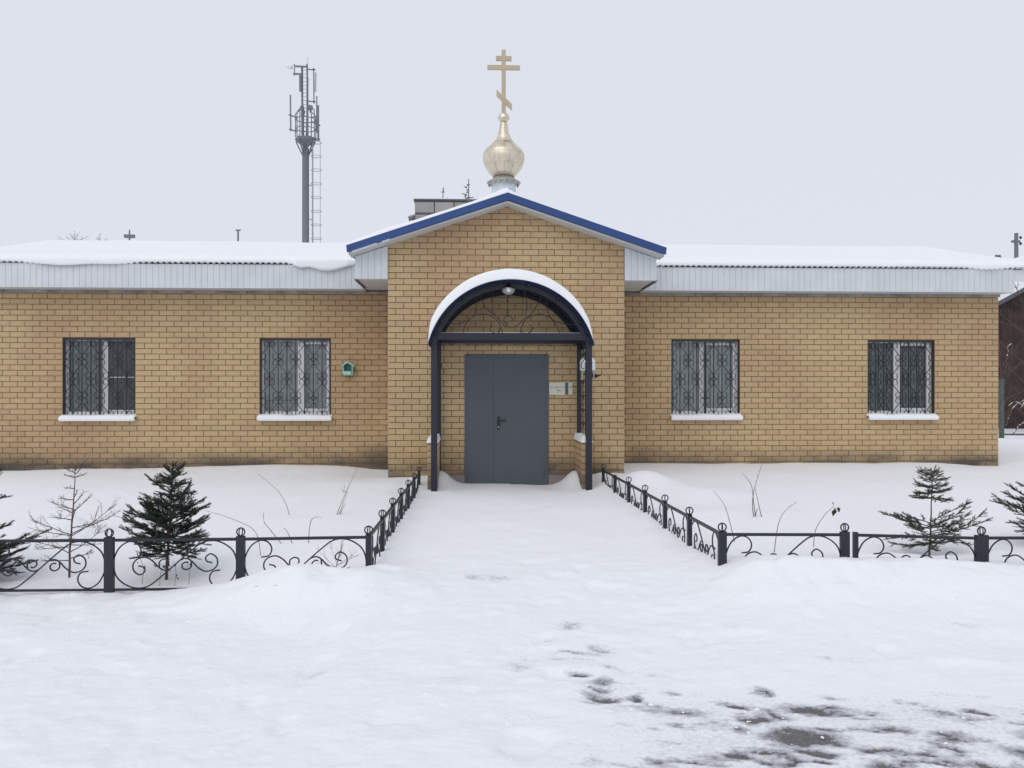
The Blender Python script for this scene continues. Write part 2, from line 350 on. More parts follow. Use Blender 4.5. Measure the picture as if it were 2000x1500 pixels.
def bare_mask(X, Y):
    b = np.zeros_like(X); X0, Y0 = X, Y
    wx = fbm(X * 9, Y * 9, 4, 101); wy = fbm(X * 9 + 7, Y * 9 + 3, 4, 105)
    X = X + wx * .16; Y = Y + wy * .16
    for (cx, cy, sx, sy, a) in ((1.11, 4.56, .17, .055, .62), (1.66, 4.20, .20, .085, .95), (.73, 4.80, .10, .05, .72), (.90, 4.79, .075, .045, .75), (.75, 5.03, .10, .04, .6),
                                (1.47, 4.47, .10, .05, .72), (1.83, 4.56, .14, .05, .9), (1.60, 4.53, .09, .05, .7), (1.63, 4.83, .055, .04, .72), (.70, 6.04, .07, .08, .42),
                                (1.36, 4.33, .09, .05, .6), (1.48, 4.0, .12, .04, .7), (1.95, 4.05, .16, .05, .72), (2.15, 4.3, .13, .05, .68), (2.38, 4.18, .13, .055, .66),
                                (2.66, 4.02, .13, .05, .7), (2.62, 4.42, .15, .05, .55), (1.18, 4.02, .14, .035, .5), (2.4, 3.85, .2, .05, .72), (1.9, 3.85, .2, .05, .68), (2.85, 4.2, .15, .06, .6),
                                (1.12, 4.86, .07, .03, .6), (.28, 5.3, .12, .06, .3), (.2, 7.25, .16, .07, .35), (-.02, 7.3, .10, .07, .36), (-.95, 5.3, .1, .05, .25), (3.5, 5.95, .12, .06, .28), (2.2, 5.3, .07, .05, .28)):
        b = np.maximum(b, a * 1.12 * np.exp(-((X - cx) / sx) ** 2 - ((Y - cy + .12 * (X - cx)) / (sy * 1.55)) ** 2))
    zone = sstep(.45, 1.3, X + (4.8 - Y) * .35) * (1 - sstep(4.55, 5.0, Y + .07 * (X - 1.6)))
    st = fbm((.9 * X0 - .42 * Y0) * 5.5, (.42 * X0 + .9 * Y0) * 12.5, 6, 91)
    b = np.maximum(b, zone * (sstep(.0, .40, st) * .74 + .20 + .10 * fbm(X0 * 2.2, Y0 * 3, 3, 93)))
    z2 = G(X, Y, .72, 5.2, .42, .7, 1)
    b = np.maximum(b, z2 * sstep(.0, .5, fbm((.9 * X0 - .42 * Y0) * 5, (.42 * X0 + .9 * Y0) * 12, 5, 95)) * .95 + z2 * .14)
    return b

def steps(a, b, fn):
    o = [a]
    while o[-1] < b: o.append(o[-1] + fn(o[-1]))
    o[-1] = b; return o
gy = [-60, -30, -14, -6, -2, 0, 1, 1.8, 2.4] + steps(2.8, 17, lambda y: min(max(.75 * y * y / 1457, .011), .09))
gy = gy + steps(17.3, 900, lambda y: .3 + (y - 17) * .18)[0:]
gx = steps(-9.6, 10.8, lambda x: .028 if -4.6 < x < 5.2 else .07)
gx = [-900, -500, -280, -160, -90, -55, -35, -24, -17, -13, -11] + gx + [12, 14, 17, 21, 27, 38, 60, 95, 170, 300, 520, 900]
GX, GY = np.meshgrid(np.array(gx, float), np.array(gy, float))
GZ = ground_h(GX, GY)
flat = sstep(.3, 1.2, GX + (4.8 - GY) * .35) * (1 - sstep(4.7, 5.3, GY))
GZ = GZ * (1 - .75 * flat) + .02 * .75 * flat; BM = bare_mask(GX, GY)
GZ = GZ - np.clip(BM - .35, 0, .6) * .018
v, f = grid_mesh(GX, GY, GZ)
me = bpy.data.meshes.new("ground"); me.from_pydata(v.tolist(), [], f.tolist())
me.polygons.foreach_set('use_smooth', [True] * len(me.polygons))
me.attributes.new('bare', 'FLOAT', 'POINT').data.foreach_set('value', BM.ravel().astype(np.float32))
TR = np.clip(1 - sstep(7.2, 8.2, GY), 0, 1)
me.attributes.new('trod', 'FLOAT', 'POINT').data.foreach_set('value', TR.ravel().astype(np.float32))
me.materials.append(M['gsnow']); me.update()
tag(place(bpy.data.objects.new("ground", me), (0, 0, 0)), "snow covered ground with trodden path and bare icy asphalt patches", None, None, 'structure')
def clods():
    rc = random.Random(77); q = MB()
    P8 = [(0, 0, 1), (1, 0, 0), (0, 1, 0), (-1, 0, 0), (0, -1, 0), (.7, .7, .1), (-.7, .7, .1), (-.7, -.7, .1), (.7, -.7, .1), (.55, 0, .75), (0, .55, .75), (-.55, 0, .75), (0, -.55, .75)]
    F8 = [(0, 9, 10), (0, 10, 11), (0, 11, 12), (0, 12, 9), (9, 1, 5), (9, 5, 10), (10, 5, 2), (10, 2, 6), (10, 6, 11), (11, 6, 3), (11, 3, 7), (11, 7, 12), (12, 7, 4), (12, 4, 8), (12, 8, 9), (9, 8, 1)]
    spots = []
    for (cx, cy, sx, sy, n_, s_) in ((.35, 4.7, .55, .5, 170, .013), (1.7, 4.3, .8, .3, 150, .010), (-1.2, 6.55, .7, .4, 60, .017), (3.6, 6.35, 1.5, .3, 80, .017), (.3, 6.2, .8, .7, 60, .011), (-1.6, 4.6, .9, .6, 70, .011), (2.3, 8.2, .2, 1.6, 30, .015)):
        for _ in range(n_ // 3): spots.append((rc.gauss(cx, sx), rc.gauss(cy, sy), s_ * rc.choice((.4, .5, .6, .8, 1, 1.2))))
    zz = ground_h(np.array([p[0] for p in spots]), np.array([p[1] for p in spots]))
    for (x, y, r_), z in zip(spots, zz):
        fl = float(sstep(.3, 1.2, x + (4.8 - y) * .35) * (1 - sstep(4.7, 5.3, y))); z = z * (1 - .75 * fl) + .015 * fl
        a = rc.uniform(.7, 1.4); q.add([(x + p[0] * r_ * a * rc.uniform(.8, 1.2), y + p[1] * r_ * rc.uniform(.8, 1.2), z - r_ * .25 + p[2] * r_ * .8 * rc.uniform(.8, 1.1)) for p in P8], F8)
    tag(q.build("snow_crumbs", M['snow'], None, True), "small crumbs of kicked snow scattered over the trodden snow", "snow", None, 'stuff')
clods()
def gz(x, y): return float(ground_h(np.array([x], float), np.array([y], float))[0])

# ------------------------------------------------------------------ brick laying
PIT, LEN, JT, CRS = .260, .249, .011, .098
ZJ = 2.71                                  # a bed joint lies at the window heads
_bm = {}
def brick_mesh(L, H):
    k = (round(L, 3), round(H, 3))
    if k not in _bm:
        b = MB(); c = .0035; x, z = L / 2, H / 2
        v = [(-x, .03, -z), (x, .03, -z), (x, .03, z), (-x, .03, z), (-x, c, -z), (x, c, -z), (x, c, z), (-x, c, z), (-x + c, 0, -z + c), (x - c, 0, -z + c), (x - c, 0, z - c), (-x + c, 0, z - c)]
        fs = [(8, 9, 10, 11)]
        for a, q in ((0, 4), (4, 8)):
            for i in range(4):
                j = (i + 1) % 4; fs.append((a + i, a + j, q + j, q + i))
        m = bpy.data.meshes.new("brick"); m.from_pydata(v, [], fs); m.materials.append(M['brick']); m.update(); _bm[k] = m
    return _bm[k]

def courses(z0, z1):
    k = math.floor((z0 - ZJ) / CRS); out = []
    while True:
        a = ZJ + k * CRS + JT; b = ZJ + (k + 1) * CRS
        if a >= z1 - .02: break
        aa, bb = max(a, z0), min(b, z1)
        if bb - aa > .02: out.append((k, aa, bb))
        k += 1
    return out

def lay(u0, u1, z0, z1, holes=(), shift=0.):
    """bricks (ua, ub, za, zb) of a stretcher bond; holes are (ua, ub, za, zb)"""
    out = []
    for k, za, zb in courses(z0, z1):
        segs = [(u0, u1)]
        for (ha, hb, hz0, hz1) in holes:
            if zb > hz0 + .005 and za < hz1 - .005:
                ns = []
                for a, b in segs:
                    if hb <= a or ha >= b: ns.append((a, b)); continue
                    if ha > a: ns.append((a, ha))
                    if hb < b: ns.append((hb, b))
                segs = ns
        st = u0 + shift + (PIT / 2 if k % 2 else 0)
        for a, b in segs:
            i = math.floor((a - st) / PIT)
            while True:
                x0 = st + i * PIT; x1 = x0 + LEN; i += 1
                if x0 >= b: break
                if x1 <= a: continue
                x0, x1 = max(x0, a), min(x1, b)
                if b - x1 < .05: x1 = b                      # no slivers at a corner
                if x1 - x0 < .05: continue
                if x0 - a < .05: x0 = a
                out.append((x0, x1, za, zb))
                if x1 >= b: break
    return out

def clip_poly(poly, nx, nz, d):             # keep nx*x + nz*z <= d
    out = []
    for i in range(len(poly)):
        p, q = poly[i], poly[(i + 1) % len(poly)]; a = nx * p[0] + nz * p[1] - d; b = nx * q[0] + nz * q[1] - d
        if a <= 0: out.append(p)
        if a * b < 0: t = a / (a - b); out.append((p[0] + (q[0] - p[0]) * t, p[1] + (q[1] - p[1]) * t))
    return out

class Face:                                # a vertical wall plane: local u along it, normal outwards
    def __init__(s, origin, ang): s.o = Vector(origin); s.a = ang; s.u = Vector((math.cos(ang), math.sin(ang), 0)); s.n = Vector((math.sin(ang), -math.cos(ang), 0))
    def pt(s, u, d, z): return s.o + s.u * u - s.n * d + Vector((0, 0, z))

def add_joined(mb, face, br):
    jr = rnd.uniform
    for (a, b, c, d) in br:
        pr = jr(-.0015, .0025); ch = .0035
        P = [face.pt(u, dd, z) for (u, dd, z) in ((a, .03, c), (b, .03, c), (b, .03, d), (a, .03, d), (a, ch - pr, c), (b, ch - pr, c), (b, ch - pr, d), (a, ch - pr, d),
             (a + ch, -pr, c + ch), (b - ch, -pr, c + ch), (b - ch, -pr, d - ch), (a + ch, -pr, d - ch))]
        fs = [(8, 9, 10, 11)]
        for q, r_ in ((0, 4), (4, 8)):
            for i in range(4):
                j = (i + 1) % 4; fs.append((q + i, q + j, r_ + j, r_ + i))
        mb.add(P, fs)

def single_bricks(face, br, parent):
    for (a, b, c, d) in br:
        L = round((b - a), 2) if abs(b - a - LEN) > .012 else LEN
        o = bpy.data.objects.new("brick", brick_mesh(L, d - c)); o.rotation_euler = (0, 0, face.a)
        place(o, face.pt((a + b) / 2, -rnd.uniform(-.0015, .0025), (c + d) / 2), parent)

def slab(mb, u0, u1, z0, z1, y0, y1, holes):  # wall body in XZ with rectangular openings
    xs = sorted({u0, u1} | {h[0] for h in holes} | {h[1] for h in holes})
    for a, b in zip(xs, xs[1:]):
        mid = (a + b) / 2; zs = [z0]
        for h in holes:
            if h[0] < mid < h[1]: zs += [h[2], h[3]]
        zs.append(z1)
        for i in range(0, len(zs), 2):
            if zs[i + 1] - zs[i] > 1e-4: mb.box((a, y0, zs[i]), (b, y1, zs[i + 1]))

# ------------------------------------------------------------------ the building
B = thing("brick_church", "single-storey yellow brick church with blue gable and gold onion dome", "church", (XW, YP, .2))
ZE = 3.56                                   # underside of the eaves
EL, ER = XW - 1.94, XW + 1.94               # entrance block
WLx, WRx = -8.72, 9.775
WIN = [(-6.66, 0), (-3.20, 1), (4.256, 2), (7.925, 3)]
WW, WZ0, WZ1 = 1.275, 1.27, 2.71
hol = [(x - WW / 2, x + WW / 2, WZ0, WZ1) for x, _ in WIN]

# wing walls
for side, (a, b) in enumerate(((WLx, EL), (ER, WRx))):
    hs = [h for h in hol if a < h[0] < b]
    wm = MB(); slab(wm, a + .009, b - .009, 0, ZE + .3, YW + .009, YW + .30, hs)
    wall = wm.build("wing_wall", M['mortar'], B)
    sm = MB(); add_joined(sm, Face((0, YW, 0), 0), lay(a, b, .05, ZE + .02, hs, .03 * side))
    endf = Face((WLx, YW + 8, 0), -math.pi / 2) if side == 0 else Face((WRx, YW, 0), math.pi / 2)
    add_joined(sm, endf, lay(0, 8, .05, ZE + .02))
    tag(sm.build("brickwork", M['brick'], wall), kind='stuff')
    eb = MB(); x = WLx + .009 if side == 0 else WRx - .3
    eb.box((x, YW + .30, 0), (x + .291, YW + 8, ZE + .3)); eb.build("end_wall", M['mortar'], B)
bb = MB(); bb.box((WLx + .3, YW + 7.7, 0), (WRx - .3, YW + 7.98, ZE + .3)); bb.build("back_wall", M['mortar'], B)
fl = MB(); fl.box((WLx + .3, YW + .30, .3), (WRx - .3, YW + 7.7, .42)); fl.build("floor", M['dark'], B)
# cornice line under the eaves
for a, b in ((WLx - .1, EL - .003), (ER + .003, WRx + .02)):
    cb = MB(); n = int((b - a) / .52)
    for i in range(n): cb.cbox((a + (b - a) * i / n + .004, YW - .035, ZE - .048), (a + (b - a) * (i + 1) / n - .004, YW + .02, ZE - .006), .004)
    cb.build("cornice", M['cornice'], B)

# entrance wall with its gable
GAX, GHW, GAZ, GSL = XW, 2.565, 4.93, .335   # gable apex x, half width, apex height, slope
sof = lambda x: GAZ - .145 - GSL * abs(x - GAX)
DX0, DX1, DZ0, DZ1 = -.143, 1.227, .12, 2.36
dh = [(DX0, DX1, 0, 2.322)]
em = MB()
slab(em, EL + .009, ER - .009, 0, 3.9, YP + .009, YP + .30, dh)
em.prism([(EL + .009, 3.9), (ER - .009, 3.9), (ER - .009, sof(ER)), (GAX, sof(GAX)), (EL + .009, sof(EL))], YP + .009, YP + .30)
for x0 in (EL + .009, ER - .26): em.box((x0, YP + .30, 0), (x0 + .25, YW + .2, 4.0))
ew = em.build("entrance_wall", M['mortar'], B)
allb = lay(EL, ER, .05, 4.8, dh, .0)
full = []; rest = MB(); F0 = Face((0, YP, 0), 0); plain = []
for (a, b, c, d) in allb:
    top = min(sof(a), sof(b))
    if d < top - .002:
        (full if c > .3 else plain).append((a, b, c, d)); continue
    poly = [(a, c), (b, c), (b, d), (a, d)]
    for s in (1, -1): poly = clip_poly(poly, s * GSL, 1, GAZ - .145 + s * GSL * GAX)
    if len(poly) > 2 and max(p[1] for p in poly) - c > .012: rest.prism(poly, YP, YP + .03)
full.sort(key=lambda q: -q[2])
single_bricks(F0, full[:300], ew)
add_joined(rest, F0, full[300:] + plain)
add_joined(rest, Face((EL, YW, 0), -math.pi / 2), lay(0, YW - YP, .05, 3.8))
add_joined(rest, Face((ER, YP, 0), math.pi / 2), lay(0, YW - YP, .05, 3.8))
tag(rest.build("brickwork", M['brick'], ew), kind='stuff')
pl = MB()
pl.cbox((-.50, YP - .022, .05), (DX0 - .004, YP + .02, .385), .006); pl.cbox((DX1 + .004, YP - .022, .05), (1.64, YP + .02, .385), .006)
pl.build("plinth", M['plinth'], B)

# ---- door
fm = MB(); t = .055
fm.cbox((DX0 - .005, YP - .02, .1), (DX0 + t, YP + .1, DZ1 + .004), .006); fm.cbox((DX1 - t, YP - .02, .1), (DX1 + .005, YP + .1, DZ1 + .004), .006)
fm.cbox((DX0 + t, YP - .02, DZ1 - t), (DX1 - t, YP + .1, DZ1 + .004), .006)
door = fm.build("door", M['door'], B)
seam = .325
for a, b in ((DX0 + t - .012, seam - .0004), (seam + .0004, DX1 - t + .012)):
    lm = MB(); lm.cbox((a, YP - .028, .16), (b, YP + .05, DZ1 - t + .012), .0012); lm.build("door_leaf", M['door'], door)
hm = MB(); hx, hz = .405, 1.24
hm.cbox((hx - .021, YP - .040, hz - .115), (hx + .021, YP - .028, hz + .105), .006)
hm.tube([(hx, YP - .03, hz + .04), (hx, YP - .085, hz + .04)], .011, 8); hm.tube(catmull([(hx, YP - .08, hz + .04), (hx + .05, YP - .088, hz + .042), (hx + .125, YP - .085, hz + .038)], 5), .010, 8)
hm.build("door_handle", M['black'], door, True)
km = MB(); km.lathe([(0, 0), (.011, 0), (.011, .004), (0, .004)], (0, 0, 0), 12)
km.v = [(hx + a, YP - .041 - c, hz - .07 + b) for a, b, c in km.v]; km.build("lock_cylinder", M['steel'], door)
for x in (DX0 + .085, DX1 - .085):
    for z in (2.16, .42):
        h2 = MB(); h2.cbox((x - .018, YP - .034, z - .07), (x + .018, YP - .026, z + .07), .004); h2.build("hinge", M['door'], door)

# ---- windows
def curtain(x0, x1, z0, z1, y, m, parent, folds, seed, skew=0.):
    n = 60; r_ = random.Random(seed); ph = r_.random() * 6
    xs = np.linspace(x0, x1, n); zs = np.linspace(z0, z1, 4)
    X, Z = np.meshgrid(xs, zs)
    u = (X - x0) / (x1 - x0)
    Yv = y + .022 * np.sin(u * folds * 6.28 + ph + .5 * np.sin(u * 9 + seed)) + .008 * np.sin(u * folds * 15 + 2 * ph) + skew * (Z - z0)
    vv, ff = grid_mesh(X, Yv, Z); c = MB(); c.v = [tuple(p) for p in vv]; c.f = [tuple(int(i) for i in q) for q in ff]
    return c.build("curtain", m, parent, True)

def grille(cx, yg, heavy, parent):
    x0, x1, z0, z1 = cx - WW / 2 + .012, cx + WW / 2 - .012, WZ0 + .045, WZ1 - .010
    fr = MB(); q = .018
    fr.box((x0 - q, yg - .014, z0), (x0 + q, yg + .014, z1)); fr.box((x1 - q, yg - .014, z0), (x1 + q, yg + .014, z1))
    fr.box((x0 + q, yg - .0135, z1 - .026), (x1 - q, yg + .0135, z1)); fr.box((x0 + q, yg - .0135, z0), (x1 - q, yg + .0135, z0 + .018))
    gr = fr.build("window_grille", M['grille'], parent)
    sp = (x1 - x0) / 8; k = sp / 136
    for i in range(1, 8):
        b = MB(); x = x0 + sp * i
        if i == 4 and heavy: b.box((x - .019, yg - .012, z0 + .01), (x + .019, yg + .012, z1 - .02))
        else: b.box((x - .007, yg - .007, z0 + .01), (x + .007, yg + .007, z1 - .02))
        b.build("bar", M['grille'], gr)
    sc = MB(); r_ = .0068
    zt = z1 - .012
    def node(i, yc, up, dn):
        xb = x0 + sp * i; zc = zt - (yc - 130) * k
        for sx in (-1, 1):
            if not (x0 - .01 <= xb + sx * sp * .5 <= x1 + .01): continue
            for sv, on in ((1, up), (-1, dn)):
                if not on: continue
                pts = [(xb + sx * a * k, yg - .008, zc + sv * b * k) for a, b in ((3, 52), (26, 10), (58, 4), (79, 38), (74, 78), (54, 90))]
                sc.tube(catmull(pts, 4), r_, 5)
    def diag(i, ya, j, yb):
        sc.bar((x0 + sp * i, yg + .006, zt - (ya - 130) * k), (x0 + sp * j, yg + .006, zt - (yb - 130) * k), .016, .010)
    H = (zt - z0) / k
    for i in range(0, 9):
        if i % 2:
            node(i, 150, False, True); node(i, 745, True, True); node(i, 1345, True, False)
            for j in (i - 1, i + 1):
                diag(i, 205, j, 385); diag(j, 500, i, 680); diag(i, 815, j, 985); diag(j, 1108, i, 1285)
        else:
            node(i, 442, True, True); node(i, 1046, True, True)
    for i in (1, 3, 5, 7):
        for yy in (210, 690, 810, 1270): 
            z = zt - (yy - 130) * k; sc.cbox((x0 + sp * i - .014, yg - .010, z - .017), (x0 + sp * i + .014, yg + .010, z + .017), .004)
    sc.build("scrollwork", M['grille'], gr)
    return gr

# (mullion position as a fraction, curtain left, curtain right, screen on the right, heavy centre bar)
WV = [(.545, 'curtC', 'dark', True, True), (.545, 'curtA', 'curtA', False, False), (.46, 'curtA', 'curtA', False, True), (.46, 'curtB', 'curtB', False, False)]
for (cx, wi) in WIN:
    fr_, cl_, cr_, scr, hv = WV[wi]
    x0, x1 = cx - WW / 2, cx + WW / 2; y0, y1 = YW + .115, YW + .185; mx = x0 + WW * fr_
    fm = MB(); o = .052
    fm.cbox((x0 - .004, y0, WZ0), (x0 + o, y1, WZ1), .005); fm.cbox((x1 - o, y0, WZ0), (x1 + .004, y1, WZ1), .005)
    fm.cbox((x0 + o, y0, WZ1 - .05), (x1 - o, y1, WZ1 + .003), .005); fm.cbox((x0 + o, y0, WZ0 - .003), (x1 - o, y1, WZ0 + .125), .005)
    fm.cbox((mx - .036, y0 - .002, WZ0 + .125), (mx + .036, y1, WZ1 - .05), .005)
    wn = fm.build("window", M['pvc'], B)
    zb, zt = WZ0 + .125, WZ1 - .05
    s0, s1 = (mx + .036, x1 - o) ; sm = MB(); e = .05
    sm.cbox((s0, y0 - .018, zb), (s0 + e, y1 - .01, zt), .006); sm.cbox((s1 - e, y0 - .018, zb), (s1, y1 - .01, zt), .006)
    sm.cbox((s0 + e, y0 - .018, zt - e), (s1 - e, y1 - .01, zt), .006); sm.cbox((s0 + e, y0 - .018, zb), (s1 - e, y1 - .01, zb + e), .006)
    sm.build("sash", M['pvc'], wn)
    for a, b, c, d in ((x0 + o, mx - .036, zb, zt), (s0 + e, s1 - e, zb + e, zt - e)):
        pm = MB(); pm.box((a - .004, y0 + .03, c - .004), (b + .004, y0 + .036, d + .004)); pm.build("pane", M['glass'], wn)
    if scr:
        pm = MB(); pm.box((s0 + .03, y0 - .026, zb + .03), (s1 - .005, y0 - .022, zt - .01)); pm.build("insect_screen", M['screen'], wn)
        pm = MB(); pm.box((s0 + .02, y0 - .032, WZ0 + .73), (s1 - .005, y0 - .022, WZ0 + .745)); pm.build("screen_bar", M['pvc'], wn)
    curtain(x0 - .05, mx, WZ0 + (.02 if wi != 1 else .33), WZ1 + .05, YW + .225, M[cl_], wn, 6, wi + 1)
    if wi == 1:
        pm = MB(); pm.box((x0, YW + .30, WZ0), (mx, YW + .31, WZ0 + .5)); pm.build("window_blind", M['white'], wn)
    if not scr: curtain(mx, x1 + .05, WZ0 + .02, WZ1 + .05, YW + .23, M[cr_], wn, 4, wi + 9)
    # reveal lining, sill and the snow on it
    rv = MB(); rv.box((x0 - .002, YW + .004, WZ0), (x0 + .006, y0, WZ1)); rv.box((x1 - .006, YW + .004, WZ0), (x1 + .002, y0, WZ1)); rv.build("reveal", M['mortar'], wn)
    sl = MB(); sl.cbox((x0 - .012, YW - .085, WZ0 - .035), (x1 + .012, YW - .002, WZ0 - .012), .004); sl.box((x0 + .001, YW - .002, WZ0 - .03), (x1 - .001, y0, WZ0 - .002)); sl.build("sill", M['pvc'], wn)
    ns = 60; xs = np.linspace(x0 - .022, x1 + .022, ns); prof = [(-.098, -.040), (-.112, -.020), (-.112, .015), (-.10, .042), (-.07, .058), (-.02, .064), (.05, .070), (.118, .085)]
    Xs = np.repeat(xs[:, None], len(prof), 1); yy = np.array([p[0] for p in prof]); zz = np.array([p[1] for p in prof])
    ed = np.minimum(1, np.minimum(np.arange(ns), np.arange(ns)[::-1]) / 1.5 + .35)[:, None]
    ins = (Xs < x0 + .002) | (Xs > x1 - .002)
    Yv = YW + np.where(ins, np.minimum(yy[None, :], -.004), yy[None, :])
    nzv = fbm(xs * 4 + wi * 9, xs * 0, 3, 5)[:, None]
    Zv = WZ0 + zz[None, :] * np.where(zz[None, :] > 0, (.72 + .35 * ed) * (1 + nzv * .5), 1) * (.4 + .6 * ed)
    vv, ff = grid_mesh(Xs, Yv, Zv); c = MB(); c.v = [tuple(p) for p in vv]; c.f = [tuple(int(i) for i in q) for q in ff]
    c.build("sill_snow", M['snow'], wn, True)
    grille(cx, YW + .035, hv, B)

# ---- eaves: fascia boards, soffits
BW = .1045
def boards(x0, x1, y, z0, z1f, parent, name, m):
    n = max(1, round((x1 - x0) / BW)); p = (x1 - x0) / n; cache = None
    for i in range(n):
        a, b = x0 + p * i, x0 + p * (i + 1)
        za, zb2 = z1f(a), z1f(b)
        if cache is not None and abs(za - zb2) < 1e-6:
            o = bpy.data.objects.new(name, cache); place(o, ((a + b) / 2, y, z0), parent); continue
        mb = MB(); c = .004
        mb.add([(a + .0015, y + .012, z0), (b - .0015, y + .012, z0), (b - .0015, y + .012, zb2), (a + .0015, y + .012, za), (a + .0015, y + c, z0), (b - .0015, y + c, z0), (b - .0015, y + c, zb2), (a + .0015, y + c, za),
                (a + .009, y, z0), (b - .009, y, z0), (b - .009, y, zb2), (a + .009, y, za)],
               [(0,1,5,4),(1,2,6,5),(2,3,7,6),(3,0,4,7),(4,5,9,8),(5,6,10,9),(6,7,11,10),(7,4,8,11),(8,9,10,11),(3,2,1,0)])
        o = mb.build(name, m, parent, loc=((a + b) / 2, y, z0))
        if abs(za - zb2) < 1e-6: cache = o.data
YF = 15.15
for a, b in ((-9.10, -1.925), (3.015, 9.80)):
    fb = MB(); fb.box((a, YF + .012, ZE + .012), (b, YF + .03, 3.972)); fas = fb.build("fascia", M['siding'], B)
    boards(a, b, YF, ZE, lambda x: 3.970, fas, "fascia_board", M['siding'])
    lip = MB(); lip.cbox((a, YF - .012, ZE - .008), (b, YF + .03, ZE + .012), .004); lip.build("drip_edge", M['siding'], fas)
    so = MB(); so.box((a, YF + .03, ZE - .004), (b, YW - .001, ZE + .010)); so.build("soffit", M['soffit'], B)
rt_ = MB(); rt_.cbox((9.803, YF + .02, 3.76), (10.14, YF + .06, 3.968), .004); rt_.build("eave_return", M['siding'], B)
# side boxes of the gable roof
YB = 14.03; HB = 2.468
for s in (-1, 1):
    xo = GAX + s * HB; xi = GAX + s * 1.943; a, b = min(xo, xi), max(xo, xi)
    bx = MB(); bx.prism([(a, 3.60), (b, 3.60), (b, sof(b) - .02), (a, sof(a) - .02)], YB + .012, YF + .30); eb = bx.build("eave_box", M['siding'], B)
    boards(a, b, YB, 3.588, lambda x: sof(x) - .01, eb, "fascia_board", M['siding'])
    so = MB(); so.box((a, YB + .01, 3.580), (b, YW - .04, 3.599)); so.build("soffit", M['soffit'], eb)
    tr = MB(); tr.cbox((xo - .024 - s * .012, YB + .02, 3.560), (xo + .024 - s * .012, YF - .014, 3.597), .003); tr.build("gap_shade_strip", M['gap_shade_roof'], eb)  # thin dark strip paints in the shadow gap along the box's lower edge

# ---- gable roof
gr = MB()
for s in (-1, 1):
    xe = GAX + s * GHW; ze = GAZ - GSL * GHW
    P = [(GAX, GAZ - .03), (xe, ze - .03), (xe, ze - .07), (GAX, GAZ - .07)]
    if s < 0: P = P[::-1]
    gr.prism(P[::-1], 13.74, 19.0)
roof = gr.build("gable_roof", M['roof'], B)
for s in (-1, 1):
    xe = GAX + s * GHW; ze = GAZ - GSL * GHW
    bg_ = MB(); P = [(GAX, GAZ + .004), (GAX, GAZ - .108), (xe - s * .012, ze - .108), (xe, ze + .0)]
    bg_.prism(P if s > 0 else P[::-1], 13.70, 13.74)
    bg_.prism([(p[0], p[1]) for p in ([(GAX, GAZ + .006), (GAX, GAZ - .006), (xe, ze - .010), (xe, ze + .002)] if s > 0 else [(GAX, GAZ + .006), (GAX, GAZ - .006), (xe, ze - .010), (xe, ze + .002)][::-1])], 13.698, 13.90)
    o = bg_.build("barge_board", M['blue'], roof)
    rn = random.Random(3 + s)
    sf = MB(); P = [(GAX, sof(GAX) + .03), (GAX, sof(GAX)), (xe - s * .03, sof(xe - s * .03)), (xe - s * .03, sof(xe - s * .03) + .03)]
    sf.prism(P if s > 0 else P[::-1], 13.745, YP + .05); sf.build("gable_soffit", M['soffit'], roof)
    # snow clinging below the barge board
    ld = MB(); P0 = xe - s * .06; L = .9 if s < 0 else .0
    if L:
        for (t0, t1) in ((.03, .42), (.5, .62)):
            ld.bar((P0 - s * t0, 13.735, sof(P0 - s * t0) + .026), (P0 - s * t1, 13.735, sof(P0 - s * t1) + .026), .02, .024)
        ld.build("ledge_snow", M['snow'], roof)
# snow on the gable roof
def gable_snow(s):
    nu, nv = 50, 90
    u = np.linspace(0, 1, nu); v_ = np.linspace(0, 1, nv)
    Uu, Vv = np.meshgrid(u, v_)
    Y = 13.715 + (18.9 - 13.715) * Vv ** 1.6
    x = (GHW + .0) * Uu
    edge = np.clip(np.minimum((1 - Uu) * GHW / .10, (Y - 13.715) / .05), 0, 1) ** .5
    th = (.095 + .05 * fbm(Uu * 4 + 3 * s, Y * 1.3, 3, 33) + .05 * np.exp(-(Uu / .10) ** 2)) 
    if s > 0: th = th * (.28 + .6 * sstep(14.3, 15.4, Y) + .5 * np.exp(-(Uu / .12) ** 2))
    Z = GAZ - GSL * x - .025 + th * edge
    return GAX + s * x, Y, Z
for s in (-1, 1):
    X_, Y_, Z_ = gable_snow(s); vv, ff = grid_mesh(X_, Y_, Z_); c = MB(); c.v = [tuple(p) for p in vv]; c.f = [tuple(int(i) for i in (q if s > 0 else q[::-1])) for q in ff]
    c.build("roof_snow", M['snow'], roof, True)

